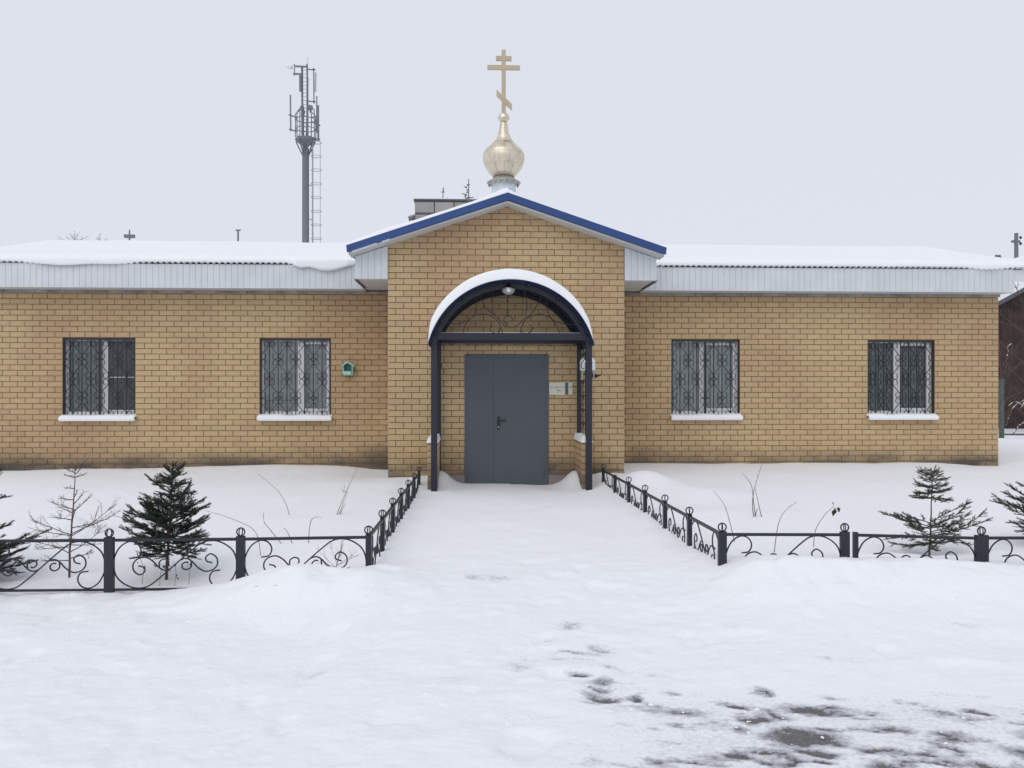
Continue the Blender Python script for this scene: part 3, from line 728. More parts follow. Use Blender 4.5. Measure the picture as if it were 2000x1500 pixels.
# ---- main roof, corrugated sheet with deep snow
RY, RZ, EY, EZ = 19.0, 4.93, 15.12, 3.988
xa, xb = -9.2, 10.17
n = int((xb - xa) / .0125); xs = np.linspace(xa, xb, n)
wv = .014 * np.tanh(2.2 * np.sin(xs * 2 * math.pi / .1)) 
Xc = np.repeat(xs[:, None], 2, 1); Yc = np.repeat(np.array([[EY, RY]]), n, 0); Zc = np.stack([EZ + wv, RZ + wv], 1)
vv, ff = grid_mesh(Xc, Yc, Zc); c = MB(); c.v = [tuple(p) for p in vv]; c.f = [tuple(int(i) for i in q[::-1]) for q in ff]
mr = c.build("main_roof", M['roof'], B)
c = MB(); c.add([(xa, RY, RZ), (xb, RY, RZ), (xb, 23.9, 3.72), (xa, 23.9, 3.72)], [(0, 1, 2, 3)]); c.build("rear_slope", M['roof'], mr)
for x0, x1 in ((WLx + .009, WLx + .3), (WRx - .3, WRx - .009)):
    c = MB(); zz = lambda y: RZ - .03 - abs(y - RY) * (RZ - EZ) / (RY - EY)
    q = [(YW + .0, ZE + .3), (YW + 8, ZE + .3), (YW + 8, zz(YW + 8)), (RY, zz(RY)), (YW, zz(YW))]
    k = len(q); c.add([(x0, y, z) for y, z in q] + [(x1, y, z) for y, z in q], [tuple(range(k)), tuple(range(2 * k - 1, k - 1, -1))] + [(i, k + i, k + (i + 1) % k, (i + 1) % k) for i in range(k)])
    c.build("gable_end", M['siding'], B)
for x in (xa + .06, xb - .06):
    c = MB(); c.bar((x, EY + .09, EZ - .12), (x, RY, RZ - .12), .03, .18); c.build("rake_board", M['siding'], mr)
    c = MB(); x2 = WLx if x < 0 else WRx; a, b = min(x, x2), max(x, x2)
    c.add([(a, EY + .1, EZ - .19), (b, EY + .1, EZ - .19), (b, RY, RZ - .19), (a, RY, RZ - .19)], [(0, 3, 2, 1)]); c.build("verge_soffit", M['soffit'], mr)
nx = 1560; xs = np.linspace(xa - .02, xb + .02, nx)
droop = .135 * np.exp(-((xs + 2.55) / .36) ** 2) + .055 * np.exp(-((xs + 3.02) / .12) ** 2) + .065 * np.exp(-((xs + 7.05) / .55) ** 2) + .035 * np.exp(-((xs + 6.2) / .3) ** 2) + .03 * np.exp(-((xs - 9.3) / .35) ** 2)
over = np.clip(droop / .05, 0, 1)
thick = .125 + .03 * fbm(xs * .6, xs * 0, 3, 61) + .12 * droop
lipn = fbm(xs * 3.1, xs * 0 + 3, 4, 63)
sl = (RZ - EZ) / (RY - EY)
wvs = .014 * np.tanh(2.2 * np.sin(xs * 2 * math.pi / .1)) * (1 - over)
endf_ = np.clip(np.minimum(xs - xa, xb - xs) / .18 + .12, .12, 1) ** .5
cols = []
for Yk in (23.6, 21.5, 20.0, 19.35, 19.05, 18.7, 18.2, 17.6, 17.0, 16.4, 15.9, 15.65, 15.48, 15.36):
    z = RZ - abs(Yk - RY) * sl + (thick + .03 * fbm(xs * .9, xs * 0 + Yk * .9, 3, 66)) * endf_ - (.02 if abs(Yk - RY) < .1 else 0)
    cols.append((np.full(nx, Yk), z))
ye = EY - .05 * over + .022 * (1 - over) * (1 + lipn)
for dy, kz in ((.13, .93), (.06, .78), (.015, .55), (-.005, .30), (0., .12)):
    cols.append((ye + dy, EZ + (ye + dy - EY) * sl + .014 + thick * kz * endf_))
cols.append((ye - .004, EZ + .006 + wvs - droop * .6 + .006 * lipn)); cols.append((ye + .012, EZ + .002 + wvs - droop)); cols.append((ye + .05, EZ + .004 + wvs - droop * .9 * (over > .3)))
Ym = np.stack([q[0] for q in cols], 1); Zm = np.stack([q[1] for q in cols], 1); Xm = np.repeat(xs[:, None], Ym.shape[1], 1)
vv, ff = grid_mesh(Xm, Ym, Zm); c = MB(); c.v = [tuple(p) for p in vv]; c.f = [tuple(int(i) for i in q[::-1]) for q in ff]
# end caps down to the sheet
for i in (0, nx - 1):
    b0 = len(c.v); ring = [i * Ym.shape[1] + k for k in range(Ym.shape[1])]; low = []
    for k in range(Ym.shape[1]):
        x, y, z = c.v[ring[k]]; low.append(b0 + k); c.v.append((x, y, min(z, RZ - abs(y - RY) * sl - .01)))
    for k in range(Ym.shape[1] - 1):
        q = (ring[k], ring[k + 1], low[k + 1], low[k]); c.f.append(q if i == 0 else q[::-1])
c.build("roof_snow", M['snow'], mr, True)
ic = MB(); ri = random.Random(12)
for i in range(9):
    x = 3.05 + .42 * ri.random(); l_ = ri.uniform(.02, .075); ic.tube([(x, EY + .02, EZ + .005), (x, EY + .02, EZ - l_)], [.007, .001], 5)
ic.build("icicles", M['snow'], mr)

# ---- cupola with onion dome and cross
CX, CY = .525, 15.0; zc_ = lambda y: 1.75 + (765 - (80 + y / 4.686)) / 111.6
cu = MB(); cu.lathe([(0.215, 0), (0.215, zc_(1300) - 4.7)], (CX, CY, 4.7), 28)
cup = cu.build("cupola", M['drum'], B, True)
q = MB(); rr = lambda r: r / 523.0
q.lathe([(rr(72), zc_(1225)), (rr(82), zc_(1240)), (rr(110), zc_(1268)), (rr(152), zc_(1296)), (rr(156), zc_(1302)), (rr(112), zc_(1306))], (CX, CY, 0), 32); q.build("collar", M['lace'], cup, True)
q = MB()
for k in range(16):
    a = 2 * math.pi * k / 16; ca, sa = math.cos(a), math.sin(a); r0 = rr(143)
    q = MB()
    for m_ in range(5):
        a2 = a + (m_ - 2) * .062; dz = .048 * (1 - abs(m_ - 2) / 2.6) + .014
        q.bar((CX + r0 * math.cos(a2), CY + r0 * math.sin(a2), zc_(1300)), (CX + r0 * math.cos(a2), CY + r0 * math.sin(a2), zc_(1300) - dz), .019, .004, (ca, sa, 0))
    q.build("lace_tooth", M['lace'], cup)
prof = [(95, 1245), (120, 1222), (150, 1183), (172, 1145), (184, 1112), (190, 1075), (187, 1045), (178, 1018), (155, 990), (123, 962), (96, 935), (75, 908), (60, 882), (50, 855), (42, 815), (35, 775), (30, 748)]
q = MB(); q.lathe([(rr(r) - .003, zc_(y)) for r, y in prof], (CX, CY, 0), 48); q.build("dome_core", M['goldd'], cup, True)
bands = [(0, 3, 12), (3, 6, 12), (6, 10, 12), (10, 13, 8), (13, 16, 4)]
rp = random.Random(5)
def seg(p, k=3):
    out = []
    for i in range(len(p) - 1):
        for j in range(k): t = j / k; out.append((p[i][0] + (p[i + 1][0] - p[i][0]) * t, p[i][1] + (p[i + 1][1] - p[i][1]) * t))
    return out + [p[-1]]
cat = catmull([(r, y, 0) for r, y in prof], 3)
for bi, (i0, i1, nn) in enumerate(bands):
    pr = [(rr(p[0]) , zc_(p[1])) for p in cat[i0 * 3:i1 * 3 + 1]]
    pr[0] = (pr[0][0], pr[0][1] + .0012); pr[-1] = (pr[-1][0], pr[-1][1] - .0012)
    for k in range(nn):
        ga = .0022 / max(.06, pr[0][0]); a0 = 2 * math.pi * (k + .5 * (bi % 2)) / nn; a1 = a0 + 2 * math.pi / nn
        e = rp.uniform(-.0008, .0016); tilt = rp.uniform(-.003, .003)
        q = MB(); q.lathe([(r + e + tilt * j / len(pr), z) for j, (r, z) in enumerate(pr)], (CX, CY, 0), 5, a0 + ga, a1 - ga); q.build("dome_panel", M['gold'], cup, True)
q = MB(); q.lathe([(rr(104), zc_(1241)), (rr(122), zc_(1219)), (rr(126), zc_(1214))], (CX, CY, 0), 10); q.build("dome_base_ring", M['goldd'], cup)
q = MB(); zb = zc_(705); q.lathe([(.0965 * math.sin(math.pi * i / 16) if 0 < i < 16 else 0.0, -.0935 * math.cos(math.pi * i / 16)) for i in range(17)], (CX, CY, zb), 28)
q.lathe([(.099, -.006), (.101, 0), (.099, .006)], (CX, CY, zb - .012), 28); q.build("ball", M['gold'], cup, True)
q = MB(); s_ = 523.0; X0 = 490
cz = lambda y: zc_(y)
q.cbox((CX - .036, CY - .022, cz(662)), (CX + .036, CY + .022, cz(83)), .005)
q.cbox((CX - .285, CY - .0225, cz(266)), (CX + .285, CY + .0215, cz(224)), .005)
q.cbox((CX - .137, CY - .0225, cz(183)), (CX + .137, CY + .0215, cz(140)), .005)
q.prism([(CX - .125, cz(505)), (CX + .145, cz(635)), (CX + .145, cz(580)), (CX - .125, cz(450))], CY - .0225, CY + .0215)
q.build("cross", M['crossm'], cup)

# ------------------------------------------------------------------ low brick walls beside the porch
PX0, PX1, PYF, PYR = -.594, 1.746, 12.95, 13.95     # post centres of the canopy
for s, (xa_, xb_), lab in ((-1, (-.70, -.545), "low snow-capped brick side wall of the porch, across from the feeder box"), (1, (1.655, 1.81), "low snow-capped brick side wall of the porch below the feeder box")):
    W_ = thing("low_brick_wall", lab, "wall", ((xa_ + xb_) / 2, 13.5, .1)); ya, yb = 13.03, 14.055; zt = .985
    m_ = MB(); m_.box((xa_ + .008, ya + .008, 0), (xb_ - .008, yb, zt - .004)); m_.build("core", M['mortar'], W_)
    single_bricks(Face((xa_, ya, 0), 0), [(a, b, c, min(d, zt)) for a, b, c, d in lay(0, xb_ - xa_, .12, zt)], W_)
    single_bricks(Face((xa_, yb, 0), -math.pi / 2), lay(0, yb - ya - .031, .12, zt), W_)
    single_bricks(Face((xb_, ya + .031, 0), math.pi / 2), lay(0, yb - ya - .031, .12, zt), W_)
    n1, n2 = 14, 40; u = np.linspace(0, 1, n1); v_ = np.linspace(0, 1, n2); Uu, Vv = np.meshgrid(u, v_)
    X_ = xa_ - .012 + (xb_ - xa_ + .024) * Uu; Y_ = ya - .015 + (yb - ya + .01) * Vv
    Z_ = zt - .01 + (.075 + .03 * fbm(X_ * 6, Y_ * 4, 3, 15) + .03 * Vv) * np.clip(4 * np.minimum(np.minimum(Uu, 1 - Uu) * 1.6, Vv * 4), 0, 1) ** .5
    vv, ff = grid_mesh(X_, Y_, Z_); c = MB(); c.v = [tuple(p) for p in vv]; c.f = [tuple(int(i) for i in q) for q in ff]; c.build("snow_cap", M['snow'], W_, True)

# ------------------------------------------------------------------ porch canopy
K = thing("porch_canopy", "arched navy metal porch canopy under thick snow over the entrance door", "canopy", (.576, 13.4, .2))
for x, y in ((PX0, PYF), (PX1, PYF), (PX0 + .03, PYR + .03), (PX1 - .02, PYR + .03)):
    p_ = MB(); hw = .046 if y < 13.5 else .035; p_.cbox((x - hw, y - hw, .05), (x + hw, y + hw, 2.60), .006); p_.build("post", M['navy'], K)
def beam(a, b, w_, h_): m_ = MB(); m_.bar(a, b, w_, h_); return m_.build("beam", M['navy'], K)
beam((PX0 + .049, PYF, 2.585), (PX1 - .049, PYF, 2.585), .08, .105); beam((PX0 + .065, PYR + .03, 2.572), (PX1 - .055, PYR + .03, 2.572), .06, .075)
beam((PX0, PYF + .049, 2.575), (PX0 + .02, PYR, 2.575), .06, .08); beam((PX1, PYF + .049, 2.575), (PX1 - .02, PYR, 2.575), .06, .08)
bs = MB(); bs.tube([(PX0 + .06, PYF + .005, 2.638), (PX1 - .06, PYF + .005, 2.638)], .009, 6); bs.build("beam_snow", M['snow'], K, True)
ACX, AR, ACZ, AMAX = .560, 1.274, 2.146, R(76.7)
def arc(r, y, n=48, am=AMAX): return [(ACX + r * math.sin(a), y, ACZ + r * math.cos(a)) for a in np.linspace(-am, am, n)]
YA0, YA1 = 12.74, 14.05
# corrugated sheet
n1, n2 = 48, 80; A_, Yv = np.meshgrid(np.linspace(-AMAX, AMAX, n1), np.linspace(YA0, YA1, n2))
rad = AR - .018 + .010 * np.tanh(2 * np.sin(Yv * 2 * math.pi / .19))
sh = MB(); vv, ff = grid_mesh(ACX + rad * np.sin(A_), Yv, ACZ + rad * np.cos(A_)); sh.v = [tuple(p) for p in vv]; sh.f = [tuple(int(i) for i in q) for q in ff]; sh.build("roof_sheet", M['sheet'], K, True)
def arch_band(r0, r1, y0, y1, name, m_, am=AMAX, n=48):
    a = MB(); al = np.linspace(-am, am, n); v_ = []
    for an in al:
        for r_, y in ((r0, y0), (r1, y0), (r1, y1), (r0, y1)): v_.append((ACX + r_ * math.sin(an), y, ACZ + r_ * math.cos(an)))
    f_ = [(0, 1, 2, 3), tuple(4 * (n - 1) + i for i in (3, 2, 1, 0))]
    for i in range(n - 1):
        for k in range(4): l_ = (k + 1) % 4; f_.append((4 * i + k, 4 * (i + 1) + k, 4 * (i + 1) + l_, 4 * i + l_))
    a.add(v_, f_); return a.build(name, m_, K)
arch_band(AR - .005, AR + .004, 12.735, 12.78, "edge_strip", M['sheet'])
arch_band(AR - .11, AR - .032, PYF - .02, PYF + .02, "arch_rib", M['navy'], R(72))
arch_band(AR - .085, AR - .032, 13.40, 13.43, "arch_rib", M['navy'], R(74))
arch_band(AR - .10, AR - .032, PYR + .01, PYR + .05, "arch_rib", M['navy'], R(72))
for a in (-58, -35, -12, 12, 35, 58):
    p_ = MB(); r_ = AR - .048; x, z = ACX + r_ * math.sin(R(a)), ACZ + r_ * math.cos(R(a)); p_.box((x - .012, YA0 + .03, z - .012), (x + .012, YA1 - .02, z + .012)); p_.build("purlin", M['navy'], K)
# snow cap of the canopy
n1, n2 = 90, 26; am = R(75); A_, V_ = np.meshgrid(np.linspace(-am, am, n1), np.linspace(0, 1, n2))
th = .168 * np.clip(np.cos(A_ * 1.13 + .05), 0, 1) ** .62 + .02 * fbm(A_ * 3, V_ * 2, 3, 44)
th = th * np.clip((am - np.abs(A_)) / .25, 0, 1) ** .6
roundf = np.clip(V_ / .10, 0, 1) ** .45; 
Y_ = 12.752 + (14.05 - 12.752) * V_ ** 1.3; rd = AR + .002 + th * roundf
c = MB(); vv, ff = grid_mesh(ACX + rd * np.sin(A_), Y_, ACZ + rd * np.cos(A_)); c.v = [tuple(p) for p in vv]; c.f = [tuple(int(i) for i in q) for q in ff]; c.build("canopy_snow", M['snow'], K, True)
# scrollwork in the arch
sw = MB(); CV = lambda x, y: (ACX + (x - 1003) / 738.8, PYF, 2.637 + (735 - y) / 738.8)
for pts in ([(470,740),(490,660),(540,590),(620,535),(700,525),(770,540),(830,580),(880,640),(910,740)], [(650,300),(690,380),(720,450),(800,520),(870,590),(930,650),(975,670),(1040,665),(1100,630),(1150,580),(1220,530),(1310,400),(1350,310)],
            [(1110,740),(1125,670),(1160,600),(1230,545),(1330,525),(1420,545),(1490,610),(1530,680),(1550,740)], [(890,680),(870,728),(820,735),(775,705),(775,665),(800,650)], [(1120,690),(1140,733),(1200,735),(1245,700),(1240,655),(1205,645)],
            [(965,655),(925,600),(940,555),(985,545),(1020,575),(1015,605)], [(800,235),(800,450),(822,530)], [(1150,235),(1185,420),(1170,530)], [(612,320),(610,510),(540,590)], [(210,630),(330,630),(420,635),(510,600)],
            [(1400,330),(1420,510),(1500,600),(1640,635),(1790,640)], [(970,320),(970,545)]):
    sw.tube(catmull([CV(*p) for p in pts], 6), .0065, 6)
sw.build("arch_scrollwork", M['iron'], K, True)
sw = MB()
for i in range(6):
    x = PX0 + .17 + i * (PX1 - PX0 - .34) / 5
    for s in (-1, 1):
        sw = MB(); sw.tube(catmull([(x + s * .01, PYR + .02, 2.545), (x + s * .045, PYR + .02, 2.510), (x + s * .078, PYR + .02, 2.502), (x + s * .10, PYR + .02, 2.525), (x + s * .085, PYR + .02, 2.545)], 5), .0045, 5); sw.build("beam_scroll", M['iron'], K, True)
for x in (PX0 + .05, PX1 - .05):
    s = 1 if x < .5 else -1
    sw = MB(); sw.tube(catmull([(x, PYF, 2.53), (x + s * .035, PYF, 2.42), (x + s * .01, PYF, 2.27), (x + s * .06, PYF + .01, 2.17), (x + s * .05, PYF + .01, 2.10), (x + s * .015, PYF + .01, 2.11)], 5), .006, 5); sw.build("corner_scroll", M['iron'], K, True)
for x in (PX0 + .012, PX1 - .012):           # wrought side grilles between front and rear posts
    sg = MB(); ym = (PYF + PYR) / 2
    for yy in (PYR - .10, PYR - .40, PYR - .68): sg.box((x - .006, yy - .006, 1.03), (x + .006, yy + .006, 2.54))
    for k in range(6):
        z = 1.15 + k * .22
        for y0 in (PYR - .25, PYR - .54, PYR - .80): sg.tube(catmull([(x, y0 - .10, z), (x, y0 - .13, z + .07), (x, y0 - .02, z + .11), (x, y0 + .08, z + .05), (x, y0 + .10, z + .13), (x, y0 + .12, z + .20)], 4), .006, 5)
    sg.bar((x, PYF + .03, 1.04), (x, PYR, 1.04), .012, .02); sg.build("side_grille", M['iron'], K)

# ---- lamp under the arch
LX, LY, LZ = .525, 12.93, 3.275
lp = thing("porch_lamp", "small glass dish lamp hanging under the top of the porch arch", "lamp", (LX, LY, LZ))
q = MB(); q.lathe([(.0, .10), (.03, .10), (.034, .055), (.085, .045), (.092, .03), (.09, .022), (.05, .028), (.0, .03)], (LX, LY, LZ), 20); q.build("lamp_cap", M['steel'], lp, True)
q = MB(); q.lathe([(.095, .026), (.104, .012), (.094, -.018), (.070, -.045), (.035, -.064), (.0, -.070)], (LX, LY, LZ), 24); q.build("glass_bowl", M['lampg'], lp, True)
q = MB(); q.lathe([(.0, .02), (.03, .01), (.034, -.015), (.022, -.04), (0, -.05)], (LX, LY - .075, LZ + .01), 14); q.build("bulb", M['white'], lp, True)
q = MB(); q.tube([(LX, LY, LZ + .085), (LX, LY, ACZ + AR - .03)], .012, 8)
for k in range(6):
    a = k * math.pi / 3; q.tube(catmull([(LX + .05 * math.cos(a), LY + .05 * math.sin(a), LZ + .05), (LX + .11 * math.cos(a), LY + .11 * math.sin(a), LZ + .055), (LX + .128 * math.cos(a), LY + .128 * math.sin(a), LZ + .035)], 4), .005, 5)
q.lathe([(0, -.068), (.014, -.074), (.02, -.09), (.012, -.105), (0, -.108)], (LX, LY, LZ), 12); q.build("lamp_fitting", M['iron'], lp)

# ---- sign by the door
SX0, SX1, SZ0, SZ1 = 1.240, 1.640, 1.693, 1.902
sg = thing("name_plate", "cream name plate with a dark stripe beside the grey door", "sign", ((SX0 + SX1) / 2, YP - .02, SZ0))
q = MB(); q.prism([(SX0, SZ0 + .006), (SX0 + .20, SZ0), (SX1 - .05, SZ0 + .004), (SX1 - .045, SZ0 - .012), (SX1 - .03, SZ0 + .010), (SX1 - .012, SZ0 + .03), (SX1 - .006, SZ0 + .07), (SX1 - .02, SZ1 - .04), (SX1 - .004, SZ1), (SX0, SZ1 - .002)], YP - .022, YP - .006); q.build("plate", M['sign'], sg)
q = MB(); q.box((SX0 + .262, YP - .0245, SZ0 + .008), (SX0 + .315, YP - .0215, SZ1 - .006)); q.build("stripe", M['stripe'], sg)
q = MB(); rt = random.Random(4)
def scribble(x0, x1, z, hgt):
    x = x0
    while x < x1:
        w_ = rt.uniform(.008, .015)
        if rt.random() > .1:
            q.box((x, YP - .0252, z), (x + .0035, YP - .0217, z + hgt)); q.box((x + .0035, YP - .0252, z + hgt * rt.choice((0, .4, .75))), (x + w_ - .002, YP - .0217, z + hgt * rt.choice((0, .4, .75)) + .004 + hgt * .8 * 0 + .004))
            if rt.random() > .4: q.box((x + w_ - .0035, YP - .0249, z), (x + w_, YP - .0217, z + hgt * rt.uniform(.6, 1)))
        x += w_ + .004
scribble(SX0 + .025, SX0 + .165, SZ0 + .122, .014); scribble(SX0 + .182, SX0 + .258, SZ0 + .124, .013); scribble(SX0 + .322, SX0 + .372, SZ0 + .126, .013); scribble(SX0 + .135, SX0 + .182, SZ0 + .066, .016)
q.build("lettering", M['ink'], sg)

# ---- green bird house on the wing wall
HX, HY, HZ = -2.25, YW - .0, 2.065
bh = thing("bird_feeder", "mint green house-shaped bird feeder on the brick wall beside a window", "bird feeder", (HX, HY - .07, HZ))
q = MB(); q.prism([(HX - .075, HZ), (HX + .075, HZ), (HX + .075, HZ + .13), (HX, HZ + .20), (HX - .075, HZ + .13)], HY - .014, HY - .002); q.build("back", M['teal'], bh)
q = MB(); q.cbox((HX - .088, HY - .13, HZ + .0), (HX - .072, HY - .015, HZ + .15), .003); q.build("side", M['mint'], bh)
q = MB(); q.cbox((HX + .072, HY - .13, HZ - .012), (HX + .088, HY - .015, HZ + .15), .003); q.build("side", M['mint'], bh)
q = MB(); q.cbox((HX - .0715, HY - .132, HZ - .018), (HX + .0715, HY - .015, HZ - .002), .003); q.build("floor", M['mint'], bh)
q = MB(); q.cbox((HX - .0715, HY - .138, HZ - .0015), (HX + .060, HY - .126, HZ + .05), .003); q.build("front_lip", M['mint'], bh)
for s in (-1, 1):
    q = MB(); P = [(HX, HZ + .228), (HX, HZ + .205), (HX + s * .112, HZ + .128), (HX + s * .118, HZ + .146)]; q.prism(P if s > 0 else P[::-1], HY - .15, HY - .002); q.build("roof_board", M['mint'], bh)

# ---- white feeder behind the right porch post, with a bird
FX, FY, FZ = 1.775, 13.36, 1.95
wf = thing("feeder_box", "white hanging feeder box behind the porch post", "bird feeder", (FX, FY, FZ))
q = MB(); q.cbox((FX - .105, FY - .10, FZ + .13), (FX + .115, FY + .10, FZ + .27), .012); q.build("box", M['white'], wf)
n1 = 14; Uu, Vv = np.meshgrid(np.linspace(0, 1, n1), np.linspace(0, 1, n1)); e = np.clip(5 * np.minimum(np.minimum(Uu, 1 - Uu), np.minimum(Vv, 1 - Vv)), 0, 1) ** .5
vv, ff = grid_mesh(FX - .11 + .225 * Uu, FY - .105 + .21 * Vv, FZ + .262 + .07 * e); c = MB(); c.v = [tuple(p) for p in vv]; c.f = [tuple(int(i) for i in q_) for q_ in ff]; c.build("box_snow", M['snow'], wf, True)
q = MB(); q.cbox((FX - .10, FY - .09, FZ - .012), (FX + .11, FY + .09, FZ), .004); q.build("tray", M['wood'], wf)
for dx in (-.09, .085):
    for dy in (-.08, .08): q = MB(); q.cbox((FX + dx, FY + dy - .008, FZ - .001), (FX + dx + .018, FY + dy + .008, FZ + .131), .002); q.build("upright", M['wood'], wf)
q = MB(); q.tube([(FX, FY, FZ + .30), (FX, FY, 2.54)], .004, 5); q.bar((PX1, FY, 2.03), (FX - .09, FY, 2.03), .02, .02); q.build("hanger", M['iron'], wf)
q = MB(); bpts = [(FX + .045, FY - .02, FZ + .072), (FX + .06, FY - .022, FZ + .070), (FX + .085, FY - .025, FZ + .055), (FX + .115, FY - .03, FZ + .045), (FX + .145, FY - .03, FZ + .048), (FX + .175, FY - .03, FZ + .052), (FX + .22, FY - .03, FZ + .058)]
q.tube(bpts, [.010, .022, .030, .036, .028, .014, .005], 10); q.tube([(FX + .05, FY - .021, FZ + .070), (FX + .028, FY - .02, FZ + .068)], [.006, .001], 6)
for dy in (-.012, .012): q.tube([(FX + .10, FY - .03 + dy, FZ + .02), (FX + .097, FY - .03 + dy, FZ - .001)], .003, 5)
tag(q.build("bird", M['bird'], None, True), "small dark bird perched on the tray of the white feeder", "bird")

# ------------------------------------------------------------------ fences
C0 = (1375, 885)
SPa = [(1040,838),(1095,828),(1118,790),(1112,750),(1080,718),(1025,712),(960,755),(918,840),(915,910),(945,985),(1010,1038),(1085,1062),(1170,1050),(1260,985),(1375,885)]
SPb = [(1100,895),(1138,905),(1148,935),(1112,962),(1068,935),(1060,885),(1090,845),(1150,830),(1205,858),(1250,905),(1290,928),(1335,918),(1375,885)]
SPc = [(1256,907),(1256,868),(1285,845),(1318,852),(1325,880),(1302,900),(1280,897)]
mirror = lambda P: [(2 * C0[0] - x, 2 * C0[1] - y) for x, y in P]
PATHS = [SPa + mirror(SPa)[::-1][1:], SPb + mirror(SPb)[::-1][1:], SPc, mirror(SPc)]
FH = .433
def ring(mb, c, r, t_, axis):
    pts = []
    for k in range(20):
        a = 2 * math.pi * k / 20; u = Vector(axis) * math.cos(a) * r + Vector((0, 0, 1)) * math.sin(a) * r; pts.append(Vector(c) + u)
    mb.tube(pts, t_, 6, True)
def fence(label, pts, zr, wide, skip_first=False, skip_last=False, seed=0, widths=None, noring=()):
    """pts: post positions, zr: rail heights at the posts"""
    mid = Vector(((pts[0][0] + pts[-1][0]) / 2, (pts[0][1] + pts[-1][1]) / 2, 0))
    Fn = thing("iron_fence", label, "fence", (mid.x, mid.y, min(zr) - FH), "low scrolled fences round the flower beds")
    rf = random.Random(seed)
    for i, (x, y) in enumerate(pts):
        if (i == 0 and skip_first) or (i == len(pts) - 1 and skip_last): continue
        j = i if i < len(pts) - 1 else i - 1; d = (Vector(pts[j + 1]) - Vector(pts[j])).normalized(); d3 = Vector((d.x, d.y, 0)); n3 = Vector((-d.y, d.x, 0))
        w_ = widths[i] if widths else wide; z = zr[i]
        b = MB(); b.bar((x, y, z - FH - .12), (x, y, z + .015), .04 if abs(d.x) < .5 else w_, w_ if abs(d.x) < .5 else .04, (0, 1, 0)); po = b.build("post", M['iron'], Fn)
        if i not in noring:
            r_ = MB(); c_ = (x, y, z + .015 + .036); ring(r_, c_, .034, .0062, (1, 0, 0)); ring(r_, c_, .034, .005, (.18, .984, 0)); r_.build("ring_finial", M['iron'], po, True)
    for i in range(len(pts) - 1):
        a, b_ = Vector((*pts[i], 0)), Vector((*pts[i + 1], 0)); d = (b_ - a).normalized(); L = (b_ - a).length
        wa = (widths[i] if widths else wide) / 2; wb = (widths[i + 1] if widths else wide) / 2
        A, Bq = a + d * wa * .9, b_ - d * wb * .9; za, zb_ = zr[i], zr[i + 1]
        m_ = MB(); m_.bar((A.x, A.y, za - .011), (Bq.x, Bq.y, zb_ - .011), .028, .023); m_.build("rail", M['iron'], Fn)
        m_ = MB(); m_.bar((A.x, A.y, za - FH), (Bq.x, Bq.y, zb_ - FH), .022, .018); m_.build("bottom_rail", M['iron'], Fn)
        m_ = MB(); flip = 1
        for P in PATHS:
            q_ = []
            for (px, py) in P:
                u = (px - 915) / 920; u = min(max(u, .002), .998); h_ = (1062 - py) / 350
                p = A.lerp(Bq, u); z = za + (zb_ - za) * u - FH + .012 + h_ * (FH - .038); q_.append((p.x, p.y, z))
            m_.tube(catmull(q_, 5), .0066, 6)
        m_.build("scroll", M['iron'], Fn, True)
fence("black scrolled iron fence in front of the dense dark spruce and the dead larch", [(-5.3, 7.47), (-4.2, 7.46), (-3.10, 7.45), (-1.995, 7.45), (-.905, 7.45)], [.495, .495, .496, .497, .505], .082, widths=[.078, .078, .078, .074, .05])
fence("black iron fence along the path on the bird feeder's side", [(-.905 + .0115 * i, 7.50 + .953 * i) for i in range(7)], [.505] * 7, .06, skip_first=True)
fence("black iron fence along the path on the snow heap's side", [(2.11 - .0185 * i, 7.25 + .985 * i) for i in range(7)], [.545] * 7, .06, skip_first=True, noring=(5,))
fence("black iron fence buried in snow before the bare upright stems", [(2.11, 7.20), (3.17, 7.20)], [.548, .538], .07, widths=[.07, .075])
fence("black scrolled iron fence in front of the sparse yellowing spruce", [(3.268, 7.21), (4.37, 7.20), (5.46, 7.2), (6.5, 7.2)], [.532, .500, .495, .495], .09, widths=[.036, .11, .09, .09], noring=(0,))

# ------------------------------------------------------------------ plants
class Needles:
    def __init__(s, seed): s.P = []; s.r = np.random.RandomState(seed)
    def along(s, pts, dens=760, ln=.015, wd=.0024, t0=0., ang=50):
        P = np.array([tuple(p) for p in pts]); D = np.diff(P, axis=0); L = np.linalg.norm(D, axis=1); cum = np.concatenate([[0], np.cumsum(L)]); tot = cum[-1]
        n = int(tot * (1 - t0) * dens)
        if n < 1: return
        t = (t0 + (1 - t0) * s.r.rand(n)) * tot; k = np.clip(np.searchsorted(cum, t) - 1, 0, len(L) - 1)
        p = P[k] + D[k] * ((t - cum[k]) / np.maximum(L[k], 1e-6))[:, None]; ax = D[k] / np.maximum(L[k], 1e-6)[:, None]
        r_ = s.r.randn(n, 3); r_[:, 2] = np.abs(r_[:, 2]) * .9 - .25; r_ -= (r_ * ax).sum(1)[:, None] * ax; r_ /= np.linalg.norm(r_, axis=1)[:, None] + 1e-9
        a = np.radians(ang + s.r.randn(n) * 12)[:, None]; d = ax * np.cos(a) + r_ * np.sin(a); sd_ = np.cross(d, s.r.randn(n, 3)); sd_ /= np.linalg.norm(sd_, axis=1)[:, None] + 1e-9
        l_ = (ln * (.7 + .5 * s.r.rand(n)))[:, None]
        s.P.append(np.stack([p - sd_ * wd / 2, p + sd_ * wd / 2, p + d * l_], 1))
    def build(s, name, m, parent):
        A = np.concatenate(s.P); lo = WL[parent]; v_ = A.reshape(-1, 3) - np.array(tuple(lo)); f_ = np.arange(len(v_)).reshape(-1, 3)
        me = bpy.data.meshes.new(name); me.from_pydata(v_.tolist(), [], f_.tolist()); me.materials.append(m); me.update()
        return place(bpy.data.objects.new(name, me), lo, parent)

